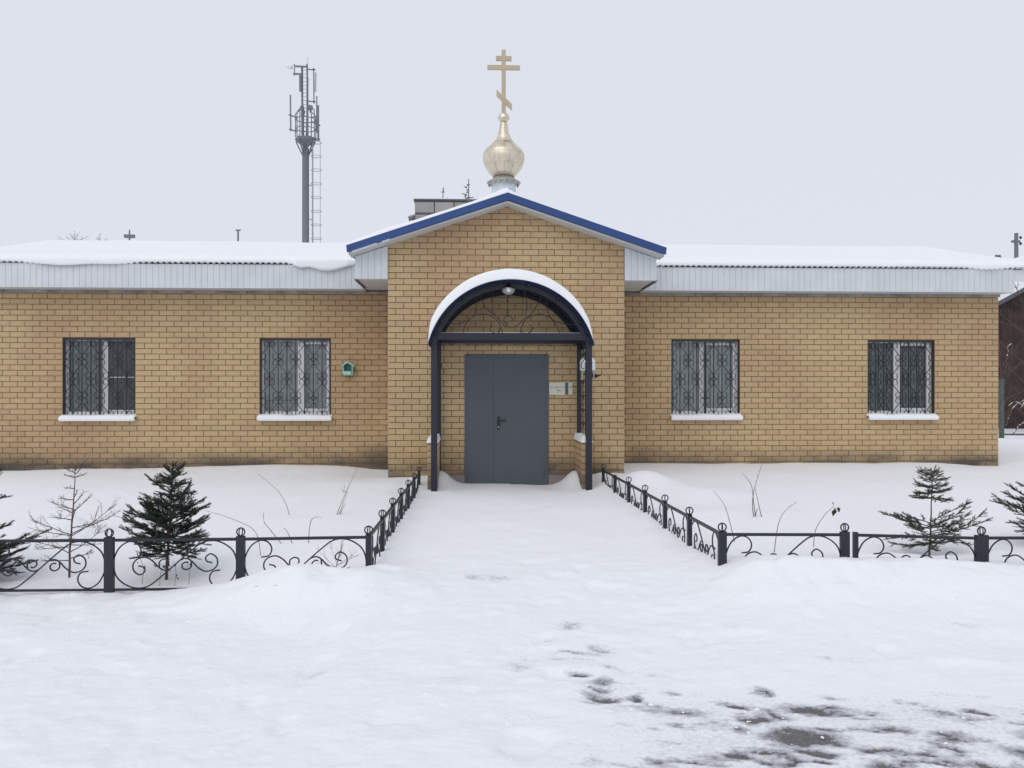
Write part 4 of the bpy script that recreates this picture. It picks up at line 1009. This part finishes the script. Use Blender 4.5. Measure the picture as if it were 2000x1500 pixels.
def spruce(label, base, top, branches, seed, m, dens=760, ln=.015, trunk_r=.014, twl=.10, group="young spruces in the flower beds", bare=()):
    base = Vector(base); top = Vector(top); H = (top - base).length
    T = thing("spruce_tree", label, "tree", base, group); rn = random.Random(seed)
    tr = MB(); k = 10; tp = [base.lerp(top, i / k) + Vector((rn.uniform(-1, 1), rn.uniform(-1, 1), 0)) * .006 for i in range(k + 1)]; tp[0] = base - Vector((0, 0, .12))
    tr.tube(tp, [trunk_r * (1 - .8 * i / k) for i in range(k + 1)], 7); tr.build("trunk", M['bark'], T, True)
    N = Needles(seed); bw = MB(); snowp = []
    N.along([base.lerp(top, .8), top], dens, ln, ang=40)
    for (zf, az, L, el, up) in branches:
        p0 = base.lerp(top, zf); d = Vector((math.cos(R(az)) * math.cos(R(el)), math.sin(R(az)) * math.cos(R(el)), math.sin(R(el))))
        pts = [p0]; nseg = 6; dirv = d.copy()
        for i in range(nseg):
            pts.append(pts[-1] + dirv * L / nseg); dirv = (dirv + Vector((rn.uniform(-.16, .16), rn.uniform(-.16, .16), up * .14 + rn.uniform(-.12, .1)))).normalized()
        bw.tube(pts, [.0055 * (1 - .75 * i / nseg) for i in range(nseg + 1)], 4)
        N.along(pts, dens, ln, t0=.18)
        side = d.cross(Vector((0, 0, 1))).normalized(); nt_ = max(3, int(L / .042))
        for j in range(nt_):
            t_ = .16 + .84 * (j + rn.random() * .6) / nt_; t_ = min(t_, .98); q0 = pts[int(t_ * nseg)].lerp(pts[min(int(t_ * nseg) + 1, nseg)], t_ * nseg % 1)
            for s in (-1, 1):
                if rn.random() < .12: continue
                l_ = (twl * rn.uniform(.6, 1.15)) * (1.15 - .55 * t_) * min(1, L / .22 + .3)
                td = (d * rn.uniform(.5, .9) + side * s * rn.uniform(.6, 1.1) + Vector((0, 0, rn.uniform(-.3, .45) + .15 * up))).normalized()
                e1 = q0 + td * l_ * .55; e2 = e1 + (td + d * .3 + Vector((0, 0, .12 + .1 * up))).normalized() * l_ * .45
                bw.tube([q0, e1, e2], [.003, .0022, .001], 3); N.along([q0, e1, e2], dens, ln)
                if l_ > .085 and rn.random() < .7:
                    for s2 in (-1, 1):
                        f2 = q0.lerp(e1, rn.uniform(.5, 1)); e3 = f2 + (td + side * s2 * .7 + Vector((0, 0, rn.uniform(0, .25)))).normalized() * l_ * .5; bw.tube([f2, e3], .0015, 3); N.along([f2, e3], dens, ln)
        N.along([pts[-2], pts[-1] + dirv * .03], dens * 1.3, ln, ang=38)
    bw.build("branches", M['bark'], T); N.build("needles", m, T)
    return T

def whorl(zf, n, L, el, up, seed, jl=.3):
    rn = random.Random(seed); a0 = rn.random() * 360
    return [(zf + rn.uniform(-.02, .02), a0 + 360 * i / n + rn.uniform(-18, 18), L * rn.uniform(1 - jl, 1 + jl), el - 8 + rn.uniform(-16, 14), up) for i in range(n)]

br = []
for i, (zf, n_, L, el) in enumerate(((.27, 8, .30, 2), (.33, 9, .34, 8), (.40, 9, .38, 14), (.47, 8, .37, 18), (.54, 8, .32, 22), (.60, 6, .25, 20), (.68, 6, .20, 24), (.76, 5, .18, 24), (.84, 6, .17, 22), (.90, 5, .13, 30), (.96, 4, .085, 50))):
    br += whorl(zf, n_, L, el, .7, 20 + i)
br += [(.44, 176, .36, 42, .6), (.42, 160, .34, 38, .9), (.45, 195, .34, 44, .9), (.40, 182, .42, 20, .6), (.47, 184, .3, 50, .8), (.40, 2, .40, 10, .7), (.50, -6, .38, 24, .4), (.55, 5, .34, 28, .2), (.36, 185, .42, 8, .4)]
spruce("dense dark green young spruce with a side tuft standing before the brick wall", (-2.82, 8.0, gz(-2.82, 8.0) - .01), (-2.755, 8.0, 1.05), br, 1, M['needle'], 1150, .019, .015, .125)
sb = MB()
br = []
for i, (zf, n_, L, el) in enumerate(((.70, 4, .19, 4), (.76, 5, .19, 10), (.82, 5, .17, 18), (.89, 5, .13, 30), (.95, 4, .09, 45))): br += whorl(zf, n_, L, el, .5, 60 + i)
for i, (zf, n_, L, el) in enumerate(((.18, 5, .32, -2), (.26, 5, .38, 4), (.34, 4, .36, 12))): br += whorl(zf, n_, L, el, .4, 70 + i)
br += [(.36, 178, .47, 16, .1), (.40, 186, .44, 20, -.3), (.42, 0, .40, 26, .4), (.36, -8, .44, 22, .6), (.30, 4, .46, 10, .5), (.26, -4, .58, 4, .6), (.24, 176, .42, 0, .3), (.28, 0, .60, 8, .8)]
spruce("sparse yellowing young spruce with a bare stem below its top tuft", (4.40, 8.1, gz(4.40, 8.1) - .01), (4.43, 8.1, .97), br, 2, M['needle2'], 900, .018, .011, .105)
br = []
for i, (zf, n_, L, el) in enumerate(((.06, 8, .50, 2), (.12, 9, .56, 4), (.18, 9, .55, 8), (.24, 8, .44, 8), (.34, 6, .30, 12), (.46, 6, .30, 14), (.58, 6, .30, 18), (.70, 6, .28, 22), (.82, 5, .20, 30), (.92, 4, .12, 45))): br += whorl(zf, n_, L, el, .4, 90 + i)
br += [(.18, 0, .60, 3, .3), (.20, 8, .58, 5, .3), (.15, -8, .58, 2, .4)]
spruce("bushy dark spruce with a snow hump behind it, beside the dead larch", (-4.60, 7.98, gz(-4.60, 7.98) - .01), (-4.58, 7.98, 1.22), br, 3, M['needle'], 1150, .019, .016, .135)
br = []
for i, (zf, n_, L, el) in enumerate(((.20, 7, .34, 4), (.28, 7, .40, 10), (.38, 7, .42, 16), (.5, 6, .36, 20), (.64, 6, .26, 28), (.78, 5, .18, 36), (.9, 4, .1, 45))): br += whorl(zf, n_, L, el, .4, 120 + i)
br += [(.44, 178, .47, 30, -.1), (.32, 184, .46, 12, .1), (.38, 172, .44, 20, .2)]
spruce("young spruce behind the fence, next to the sparse yellowing one", (5.68, 8.3, gz(5.68, 8.3) - .01), (5.70, 8.3, 1.08), br, 4, M['needle2'], 900, .018, .012, .11)

def twiggy(name, label, cat, base, top, branches, seed, m, r0=.01, spread=.5, depth=2, group=None, tw=9, trunk='trunk'):
    base = Vector(base); top = Vector(top); T = thing(name, label, cat, base, group); rn = random.Random(seed)
    k = 8; tp = [base.lerp(top, i / k) + Vector((rn.uniform(-1, 1), rn.uniform(-1, 1), 0)) * .008 * (top - base).length for i in range(k + 1)]; tp[0] = base - Vector((0, 0, .1 * (top - base).length))
    q = MB(); q.tube(tp, [r0 * (1 - .75 * i / k) for i in range(k + 1)], 6); q.build(trunk, m, T, True)
    b = MB(); H = (top - base).length
    def grow(p, d, L, r_, dep):
        n = 5; pts = [p]; dd = d.copy()
        for i in range(n):
            dd = (dd + Vector((rn.uniform(-1, 1), rn.uniform(-1, 1), rn.uniform(-.6, .9))) * .14).normalized(); pts.append(pts[-1] + dd * L / n)
        b.tube(pts, [max(r_ * (1 - .7 * i / n), .0006 * H) for i in range(n + 1)], 4 if dep else 3)
        if dep <= 0: return
        for j in range(tw):
            t_ = rn.uniform(.15, 1) * n; i = min(int(t_), n - 1); q0 = pts[i].lerp(pts[i + 1], t_ - i)
            nd = (dd * .7 + Vector((rn.uniform(-1, 1), rn.uniform(-1, 1), rn.uniform(-.6, .8))) * .75).normalized(); grow(q0, nd, L * rn.uniform(.16, .38), r_ * .42, dep - 1)
    for (zf, az, L, el) in branches:
        d = Vector((math.cos(R(az)) * math.cos(R(el)), math.sin(R(az)) * math.cos(R(el)), math.sin(R(el)))); grow(base.lerp(top, zf), d, L, r0 * .45, depth)
    b.build("branches", m, T); return T

twiggy("larch_sapling", "leafless reddish dead larch sapling between two spruces", "tree", (-3.69, 8.0, gz(-3.69, 8.0) - .01), (-3.63, 8.0, 1.07),
       [(.24, 20, .30, 30), (.22, 170, .38, 28), (.38, 175, .46, 8), (.39, 178, .42, 14), (.38, 6, .48, 30), (.40, 2, .44, 24), (.5, 120, .25, 25), (.52, 250, .25, 15), (.58, 170, .17, 30), (.6, 10, .17, 25), (.62, 182, .2, 10), (.66, 60, .14, 40), (.70, 176, .17, 5), (.72, 320, .1, 30), (.80, 180, .08, 10), (.90, 10, .09, 15), (.90, 170, .10, 12), (.93, 60, .10, 30), (.94, 190, .10, 25), (.96, 300, .1, 40), (.97, 20, .11, 38), (.97, 150, .09, 50), (.3, 10, .25, -5), (.28, 190, .3, 0), (.16, 178, .28, 4), (.18, 0, .22, 8), (.45, 0, .22, 12), (.33, 280, .2, 10)], 31, M['twig'], .011, tw=9)

def stem(mb, pts, r0, thorn=0, seed=0):
    c = catmull(pts, 8); n = len(c); mb.tube(c, [r0 * (1 - .7 * i / n) for i in range(n)], 5)
    rn = random.Random(seed)
    for i in range(thorn):
        p = c[rn.randrange(2, n - 1)]; mb.tube([p, p + Vector((rn.uniform(-1, 1), rn.uniform(-1, 1), rn.uniform(-.2, 1))).normalized() * rn.uniform(.008, .02)], [.0016, .0004], 3)
def stems(name, label, cat, lst, m, r0=.004, leaves=(), thorn=14):
    x, y = lst[0][0][0], lst[0][0][1]; T = thing(name, label, cat, (x, y, gz(x, y)), "dry stems sticking out of the snow")
    for k, pts in enumerate(lst):
        pts = [Vector(p) for p in pts]; g = gz(pts[0].x, pts[0].y); pts[0].z = g - .06
        q = MB(); stem(q, pts, r0, thorn, k + 3); q.build("stem", m, T)
    rl = random.Random(len(label))
    for (lx, ly, lz, sz) in leaves:
        q = MB(); a = rl.uniform(0, 6.3); u = Vector((math.cos(a), math.sin(a) * .4, 0)) * sz * .35; d = Vector((rl.uniform(-.4, .6), rl.uniform(-.3, .3), -1)).normalized() * sz; c = Vector((lx, ly, lz)); nn = u.cross(d).normalized() * sz * .18
        q.add([c, c + d * .4 + u, c + d, c + d * .4 - u, c + d * .5 + nn], [(0, 1, 4), (1, 2, 4), (2, 3, 4), (3, 0, 4)]); q.build("leaf", M['leaf'], T)
    return T
stems("rose_cane", "long thin dry cane arching high towards the brick wall, behind the fence", "plant", [[(-2.24, 10.6, 0), (-2.30, 10.62, .38), (-2.42, 10.65, .55), (-2.66, 10.7, .74)]], M['dry'])
stems("rose_cane", "straight pair of dry canes leaning against the dirty brick wall", "plant", [[(-1.70, 10.6, 0), (-1.62, 10.75, .42), (-1.47, 11.0, .80)], [(-1.68, 10.6, 0), (-1.64, 10.7, .30), (-1.58, 10.85, .50)], [(-1.66, 10.58, 0), (-1.63, 10.7, .28), (-1.60, 10.8, .36)]], M['dry'], .005)
stems("rose_cane", "low crooked dry canes beside the fence corner post", "plant", [[(-1.95, 9.0, 0), (-2.12, 9.0, .33), (-2.17, 9.0, .40), (-2.18, 9.0, .50)], [(-1.72, 9.0, 0), (-1.70, 9.0, .36), (-1.66, 9.0, .44), (-1.58, 9.0, .445)], [(-1.86, 9, 0), (-1.93, 9.0, .29), (-1.98, 9, .34)]], M['dry'], .0042)
stems("rose_cane", "dry cane bending over the fence from the dense dark spruce", "plant", [[(-2.10, 8.6, 0), (-2.16, 8.6, .36), (-2.38, 8.55, .50), (-2.62, 8.5, .59)]], M['dry'], .0038)
twiggy("dry_shrub", "small leafless shrub in a snow hollow behind the fence corner", "plant", (-1.28, 7.95, gz(-1.28, 7.95) - .02), (-1.2, 7.95, .42), [(.25, 10, .22, 35), (.2, 170, .26, 40), (.3, 60, .22, 55), (.3, 130, .24, 50), (.35, 20, .26, 65), (.3, 300, .2, 40), (.25, 350, .25, 20), (.2, 190, .2, 15)], 41, M['dry'], .005, tw=5)
twiggy("dry_tuft", "tiny tuft of dry twigs poking from the snow near the entrance wall", "plant", (-1.86, 12.4, gz(-1.86, 12.4) - .03), (-1.85, 12.4, gz(-1.86, 12.4) + .12), [(.1, 20, .1, 55), (.1, 150, .1, 60), (.1, 80, .12, 70), (.1, 250, .1, 55), (.2, 0, .1, 40), (.2, 190, .1, 45)], 42, M['dry'], .003, tw=4)
stems("bare_sapling", "forked reddish bare sapling in the snow before a window", "plant", [[(3.29, 9.9, 0), (3.26, 9.9, .40), (3.28, 9.9, .60), (3.38, 9.9, .93)], [(3.31, 9.92, 0), (3.28, 9.92, .45), (3.25, 9.92, .66), (3.14, 9.92, .80)], [(3.38, 9.9, 0), (3.34, 9.9, .40), (3.29, 9.9, .62)], [(3.28, 9.9, .0), (3.30, 9.9, .32), (3.32, 9.9, .38)]], M['twig'], .006)
stems("rose_cane", "single dry cane leaning towards the path by the fence corner post", "plant", [[(2.66, 8.6, 0), (2.60, 8.6, .42), (2.54, 8.6, .60), (2.43, 8.6, .75)]], M['dry'], .0045)
stems("rose_cane", "dry cane bent away from the path between the sapling and the double fence post", "plant", [[(2.80, 7.9, 0), (2.84, 7.9, .48), (2.90, 7.9, .62), (3.02, 7.9, .72)]], M['dry'], .0042)
stems("withered_plant", "withered plant with drooping dark leaves above the double fence post", "plant", [[(3.34, 8.3, 0), (3.36, 8.3, .38), (3.45, 8.3, .53), (3.54, 8.3, .62), (3.53, 8.3, .66)]], M['dry'], .004,
      [(3.545, 8.3, .615, .05), (3.56, 8.3, .60, .085), (3.60, 8.3, .61, .05), (3.53, 8.3, .665, .035), (3.585, 8.3, .615, .06)], 0)
for k, (x, y) in enumerate(((-2.95, 7.75), (-2.62, 7.62), (-2.52, 7.7), (-2.78, 7.72))):
    h_ = (.30, .22, .34, .26)[k]; g = gz(x, y)
    rl = random.Random(k); stems("withered_plant", "withered stalk with curled dark leaves under the dense spruce", "plant", [[(x, y, 0), (x + .02, y, g + h_ * .5), (x + .05 * (k - 1), y, g + h_)]], M['dry'], .0025,
          [(x + rl.uniform(-.06, .06), y, g + h_ * rl.uniform(.35, 1), rl.uniform(.02, .035)) for _ in range(7)], 0)

# ------------------------------------------------------------------ background
# telecom mast
TX, TY = -11.63, 60.0
T = thing("telecom_mast", "tall grey telecom mast with platform and antennas rising behind the roof", "mast", (TX, TY, .3))
MC = lambda cx, cy, dy=0: (TX + (550 + cx / 8.33 - 597) / 28.2, TY + dy, 24.3 - (110 + cy / 8.33 - 130) / 28.2)
q = MB(); q.tube([(TX, TY, 0), (TX, TY, 18.6)], [.25, .235], 14); q.tube([(TX, TY, 18.5), (TX, TY, 19.2)], .19, 12); q.build("pole", M['mast'], T, True)
q = MB(); q.lathe([(.22, 18.75), (.5, 18.95), (.72, 19.12), (.75, 19.30), (0.02, 19.31)], (TX + .02, TY, 0), 6); q.build("platform", M['mast'], T)
q = MB()
for k in range(6):
    a = k * math.pi / 3; q.tube([(TX + .2 * math.cos(a), TY + .2 * math.sin(a), 18.1), (TX + .66 * math.cos(a), TY + .66 * math.sin(a), 19.05)], .045, 5)
q.build("struts", M['mast'], T)
q = MB()
for k in range(8):
    a = (k + .5) * math.pi / 4; c_, s_ = math.cos(a), math.sin(a); a2 = (k + 1.5) * math.pi / 4; hgt = 21.2 if k % 2 else 20.9
    q.tube([(TX + 0.70 * c_, TY + 0.70 * s_, 19.3), (TX + 0.70 * c_, TY + 0.70 * s_, hgt), (TX + .3 * c_, TY + .3 * s_, hgt + .4)], .035, 5)
    for z in (19.95, 20.6): q.tube([(TX + 0.70 * c_, TY + 0.70 * s_, z), (TX + 0.70 * math.cos(a2), TY + 0.70 * math.sin(a2), z)], .03, 5)
q.build("railing", M['mast'], T)
q = MB()
q.bar(MC(340, 1290), MC(335, 190), .12, .12); q.bar(MC(422, 1290), MC(420, 450), .12, .12); q.bar(MC(420, 460), MC(415, 130), .10, .10); q.bar((TX, TY + .3, 19.3), (TX + .1, TY + .3, 23.6), .08, .08)
q.bar(MC(343, 1000), MC(345, 820), .2, .1); q.build("lattice_leg", M['mast'], T)
q = MB()
for cy in range(230, 1290, 62): q.tube([MC(340, cy), MC(420, cy)], .018, 4)
q.build("rung", M['steel_haze'], T)
q = MB()
for a, b, w_ in (((235, 188), (410, 192), .10), ((200, 310), (340, 315), .10), ((222, 150), (222, 340), .06), ((430, 235), (560, 240), .07), ((405, 745), (560, 760), .07), ((530, 210), (535, 790), .07), ((130, 975), (265, 1018), .08), ((135, 1210), (265, 1245), .08), ((500, 1085), (635, 1145), .08), ((500, 1345), (635, 1370), .08), ((500, 1010), (575, 1000), .05)):
    q.bar(MC(*a, -.2), MC(*b, -.2), w_, w_)
q.build("antenna_arm", M['mast'], T)
for (a, b, w_, m_) in (((158, 655), (165, 1245), .09, 'mast'), ((582, 670), (582, 1265), .08, 'mast'), ((603, 820), (607, 1400), .13, 'mast'), ((565, 290), (560, 600), .11, 'steel_haze'), ((318, 320), (320, 600), .16, 'mast'), ((480, 825), (475, 895), .30, 'mast')):
    q = MB(); q.bar(MC(*a, -.25), MC(*b, -.25), w_, w_ * .6); q.build("antenna", M[m_], T)
q = MB(); q.tube([MC(425, 130), MC(430, 10)], .015, 4); q.build("lightning_rod", M['steel_haze'], T)
q = MB(); c0 = Vector(MC(195, 205, -.25)); q.tube([c0 + Vector((-.45, 0, 0)), c0 + Vector((-.2, 0, 0)), c0], [.05, .17, .15], 12); q.build("microwave_dish", M['white'], T, True)
q = MB(); q.tube([(TX + .48, TY, .3), (TX + .48, TY, 19.0)], .06, 6); q.tube([(TX + 1.02, TY - .1, .3), (TX + 1.02, TY - .1, 19.0)], .022, 5)
for k in range(8): q.tube([(TX + .2, TY, 2 + 2.35 * k), (TX + .48, TY, 1.9 + 2.35 * k)], .035, 5)
q.build("ladder", M['steel_haze'], T)
for k in range(14):
    z = 19.0 - .95 * k; r_ = MB(); r_.tube([(TX + .75 + .36 * math.cos(t_ * math.pi / 6), TY - .05 + .36 * math.sin(t_ * math.pi / 6), z) for t_ in range(12)], .022, 4, True); r_.build("ladder_hoop", M['steel_haze'], T)

# apartment block behind the gable
A = thing("apartment_block", "distant grey concrete panel apartment block behind the blue gable", "building", (-1.5, 125, .3))
q = MB(); q.box((-8.18, 120.05, 0), (6, 134, 28.4)); q.build("wall", M['concd'], A)
for r_ in range(5):
    zt = 28.35 - (0 if r_ == 0 else 1.78 + (r_ - 1) * 2.8); zb = 28.35 - (1.70 + 2.8 * r_ if r_ else 1.70)
    for k in range(5):
        x0 = -8.15 + k * 2.75; q = MB(); q.cbox((x0 + (.0 if k else .0), 119.9, zb + .06), (x0 + 2.60, 120.1, zt - .16), .03); q.build("panel", M['conc'], A)
q = MB(); q.box((-8.35, 119.75, 28.4), (6.15, 134.2, 28.6)); q.build("roof_slab", M['concd'], A)
q = MB(); q.box((-8.3, 119.8, 28.6), (6.1, 134, 28.72)); q.build("roof_snow", M['snow'], A)
q = MB(); q.prism([(-9.1, 25.9), (-8.2, 26.2), (-8.2, 26.4), (-9.1, 26.1)], 119.5, 122); q.box((-9.0, 119.6, 23.6), (-8.2, 122, 24.5)); q.box((-9.0, 119.6, 24.5), (-8.93, 119.7, 26)); q.box((-8.6, 121.9, 24.5), (-8.2, 122, 26.1)); q.build("balcony", M['conc'], A)
q = MB(); q.box((-8.65, 120.6, 24.5), (-8.3, 120.8, 25.6)); q.build("balcony_window", M['white'], A)
q = MB(); q.tube([(-4.33, 121, 28.6), (-4.30, 121, 30.4)], .07, 5); q.bar((-4.6, 121, 29.85), (-4.05, 121, 29.85), .16, .10); q.tube([(-4.25, 121, 29.8), (-4.2, 121, 30.6)], .03, 4); q.tube([(-3.75, 121, 28.6), (-3.75, 121, 29.1)], .04, 4); q.build("roof_aerial", M['mast'], A)
twiggy("larch_tree", "top of a bare larch showing above the apartment block roof", "tree", (-.55, 70, .3), (-.55, 70, 19.1),
       [(.83 + .011 * i, i * 137.5, 1.15 - .07 * i, rnd.uniform(-5, 22)) for i in range(14)] + [(.5 + .03 * i, i * 137, 1.6, 5) for i in range(10)], 51, M['mast'], .17, tw=5, depth=1)
# poles and tree tops far behind the left wing
def far_pole(name, label, x, y, h, arms):
    T = thing(name, label, "pole", (x, y, .3)); q = MB(); q.tube([(x, y, 0), (x, y, h)], [.11, .06], 8); q.build("pole", M['mast'], T, True)
    q = MB()
    for (dx0, dx1, z, w_) in arms: q.bar((x + dx0, y, z), (x + dx1, y, z), w_, w_)
    q.build("crossarm", M['mast'], T); return T
far_pole("utility_pole", "far pole with a short thick crossarm peeping over the snowy roof", -27.54, 70, 14.7, [(-.40, .40, 14.2, .26)])
T = far_pole("street_lamp", "far thin lamp post with a flat head peeping over the snowy roof", -16.25, 60, 12.85, [(-.17, .17, 12.9, .09)]); T['category'] = "street lamp"
for k, (x, y, h, r_) in enumerate(((-40.98, 90, 17.6, 1.6), (-42.6, 92, 17.2, 1.3), (-38.5, 90, 17.35, 1.1))):
    twiggy("bare_tree", "top of a far bare tree just showing over the snowy roof", "tree", (x, y, .3), (x, y, h), [(.86 + .014 * (i % 10), i * 137.5, r_ * rnd.uniform(.5, 1), rnd.uniform(15, 60)) for i in range(26)], 80 + k, M['steel_haze'], .10, tw=9, depth=1, group="far bare trees")  # pale tone paints the haze fade into these far treetops
# house, bushes and pole behind the right end
Hh = thing("wooden_house", "dark red wooden house with snowy roof behind the church corner", "house", (22.5, 32, .4))
hx0, hx1, hy = 16.5, 28.0, 30.0; sl2 = .53; ap = 22.25; ez = 3.70; rz2 = ez + sl2 * (ap - hx0)
nb = 0; x = hx0
while x < hx1 - .01:
    x2 = min(x + .24, hx1); q = MB(); f_ = lambda xx: ez + sl2 * (min(xx, 2 * ap - xx) - hx0)
    q.prism([(x + .004, 0), (x2 - .004, 0), (x2 - .004, f_(x2)), (x + .004, f_(x))], hy - .02, hy + .02); q.build("plank", M['plank'], Hh); x = x2
q = MB(); q.prism([(hx0, 0), (hx1, 0), (hx1, ez), (ap, rz2), (hx0, ez)], hy + .021, hy + 8); q.build("wall", M['plank'], Hh)
q = MB(); q.prism([(hx0 - .7, ez - .37), (ap, rz2), (hx1 + .7, ez - .37), (hx1 + .7, ez - .22), (ap, rz2 + .15), (hx0 - .7, ez - .22)], hy - .45, hy + 8.4); ro = q.build("roof", M['gap_shade_roof'], Hh)
q = MB(); q.prism([(hx0 - .7, ez - .215), (ap, rz2 + .155), (hx1 + .7, ez - .215), (hx1 + .6, ez + .06), (ap, rz2 + .50), (hx0 - .6, ez + .06)], hy - .43, hy + 8.4); q.build("roof_snow", M['snow'], ro)
twiggy("bare_bush", "bare dark bush tangled in front of the wooden house", "bush", (18.2, 27.5, .42), (18.4, 27.5, 4.4), [(.08 + .05 * i, i * 137.5, rnd.uniform(1.0, 2.1), rnd.uniform(20, 65)) for i in range(18)], 91, M['bark'], .055, tw=9, depth=2, trunk='stem')
twiggy("bare_bush", "bare bush with reddish twigs beside the grey post", "bush", (17.1, 27.0, .42), (17.0, 27.0, 3.4), [(.08 + .05 * i, i * 137.5, rnd.uniform(.8, 1.5), rnd.uniform(25, 65)) for i in range(16)], 92, M['twig'], .04, tw=9, depth=2, trunk='stem')
sn = thing("snowy_branch", "snow covered fallen branches at the foot of the dark bushes", "branch", (17.7, 26.6, .42))
rs = random.Random(9)
for k, (a, b) in enumerate((((16.9, 26.5, .7), (17.9, 26.6, 2.2)), ((17.2, 26.4, 1.2), (18.6, 26.5, 2.9)), ((16.95, 26.5, 1.35), (18.3, 26.5, 1.25)), ((17.0, 26.4, .5), (17.9, 26.4, 1.0)), ((17.5, 26.5, .5), (18.6, 26.4, 1.5)), ((16.7, 26.4, 2.4), (17.0, 26.4, 3.3)))):
    av, bv = Vector(a), Vector(b); c_ = catmull([av.lerp(bv, t_ / 5) + Vector((rs.uniform(-.09, .09), 0, rs.uniform(-.09, .09))) for t_ in range(6)], 4)
    q = MB(); q.tube(c_, .018, 5); q.build("branch", M['bark'], sn)
    q = MB(); q.tube([p + Vector((0, -.006, .02)) for p in c_], [.016 * max(.05, rs.uniform(-.5, 1)) for _ in c_], 5); q.build("branch_snow", M['snow'], sn, True)
gp = thing("fence_post", "weathered grey post standing by the corner of the church", "post", (15.16, 24, .4)); q = MB(); q.cbox((15.10, 23.94, .1), (15.21, 24.05, 2.12), .012); q.build("post", M['post'], gp)
q = MB(); q.bar((15.21, 24.0, .52), (18.5, 24.0, .50), .04, .05); q.build("low_rail", M['post'], gp)
UP = thing("utility_pole", "dark utility pole with crossarm and wires behind the wooden house", "pole", (29.24, 45, .3))
q = MB(); q.tube([(29.24, 45, 0), (29.24, 45, 10.3)], [.17, .10], 8); q.build("pole", M['mast'], UP, True)
q = MB(); q.bar((28.98, 45, 9.85), (29.45, 45, 9.85), .09, .12); q.bar((28.98, 44.9, 8.68), (29.32, 44.9, 8.75), .16, .16); q.build("crossarm", M['mast'], UP)
for dx, z in ((.14, 10.05), (.14, 9.72), (-.1, 9.98)):
    q = MB(); q.lathe([(0, .10), (.06, .07), (.07, 0), (.04, -.05), (0, -.07)], (29.24 + dx + .1, 45, z), 10); q.build("insulator", M['black'], UP, True)
for k, (dz) in enumerate((8.75, 8.5)):
    w_ = thing("overhead_wire", ("upper" if k == 0 else "lower") + " overhead wire running from the utility pole behind the wooden house", "wire", (29.24, 45, dz)) if False else None
    q = MB(); q.tube(catmull([(23.0, 60, dz + .6 + .5 * k), (26, 52, dz - .05), (29.24, 45, dz), (34, 40, dz - .1), (40, 35, dz + .5)], 6), .022, 5); q.build("wire", M['mast'], UP)
ch = thing("brick_chimney", "small dark chimney top beside the utility pole", "chimney", (37.6, 60, .3)); q = MB(); q.cbox((37.42, 59.8, 8), (37.84, 60.2, 11.42), .05); q.build("stack", M['concd'], ch)
for dx in (.06, .21, .36): q = MB(); q.lathe([(.06, 0), (.06, .16), (.03, .17)], (37.42 + dx, 60, 11.41), 8); q.build("chimney_pot", M['concd'], ch)
fh = thing("far_house", "far snow-roofed house under the dark chimney", "house", (38, 61, .3)); q = MB(); q.box((34, 58, 0), (42, 66, 7)); q.build("wall", M['conc'], fh); q = MB(); q.prism([(33.5, 7), (42.5, 7), (38, 9.0)], 57.5, 66.5); q.build("roof", M['snow'], fh)
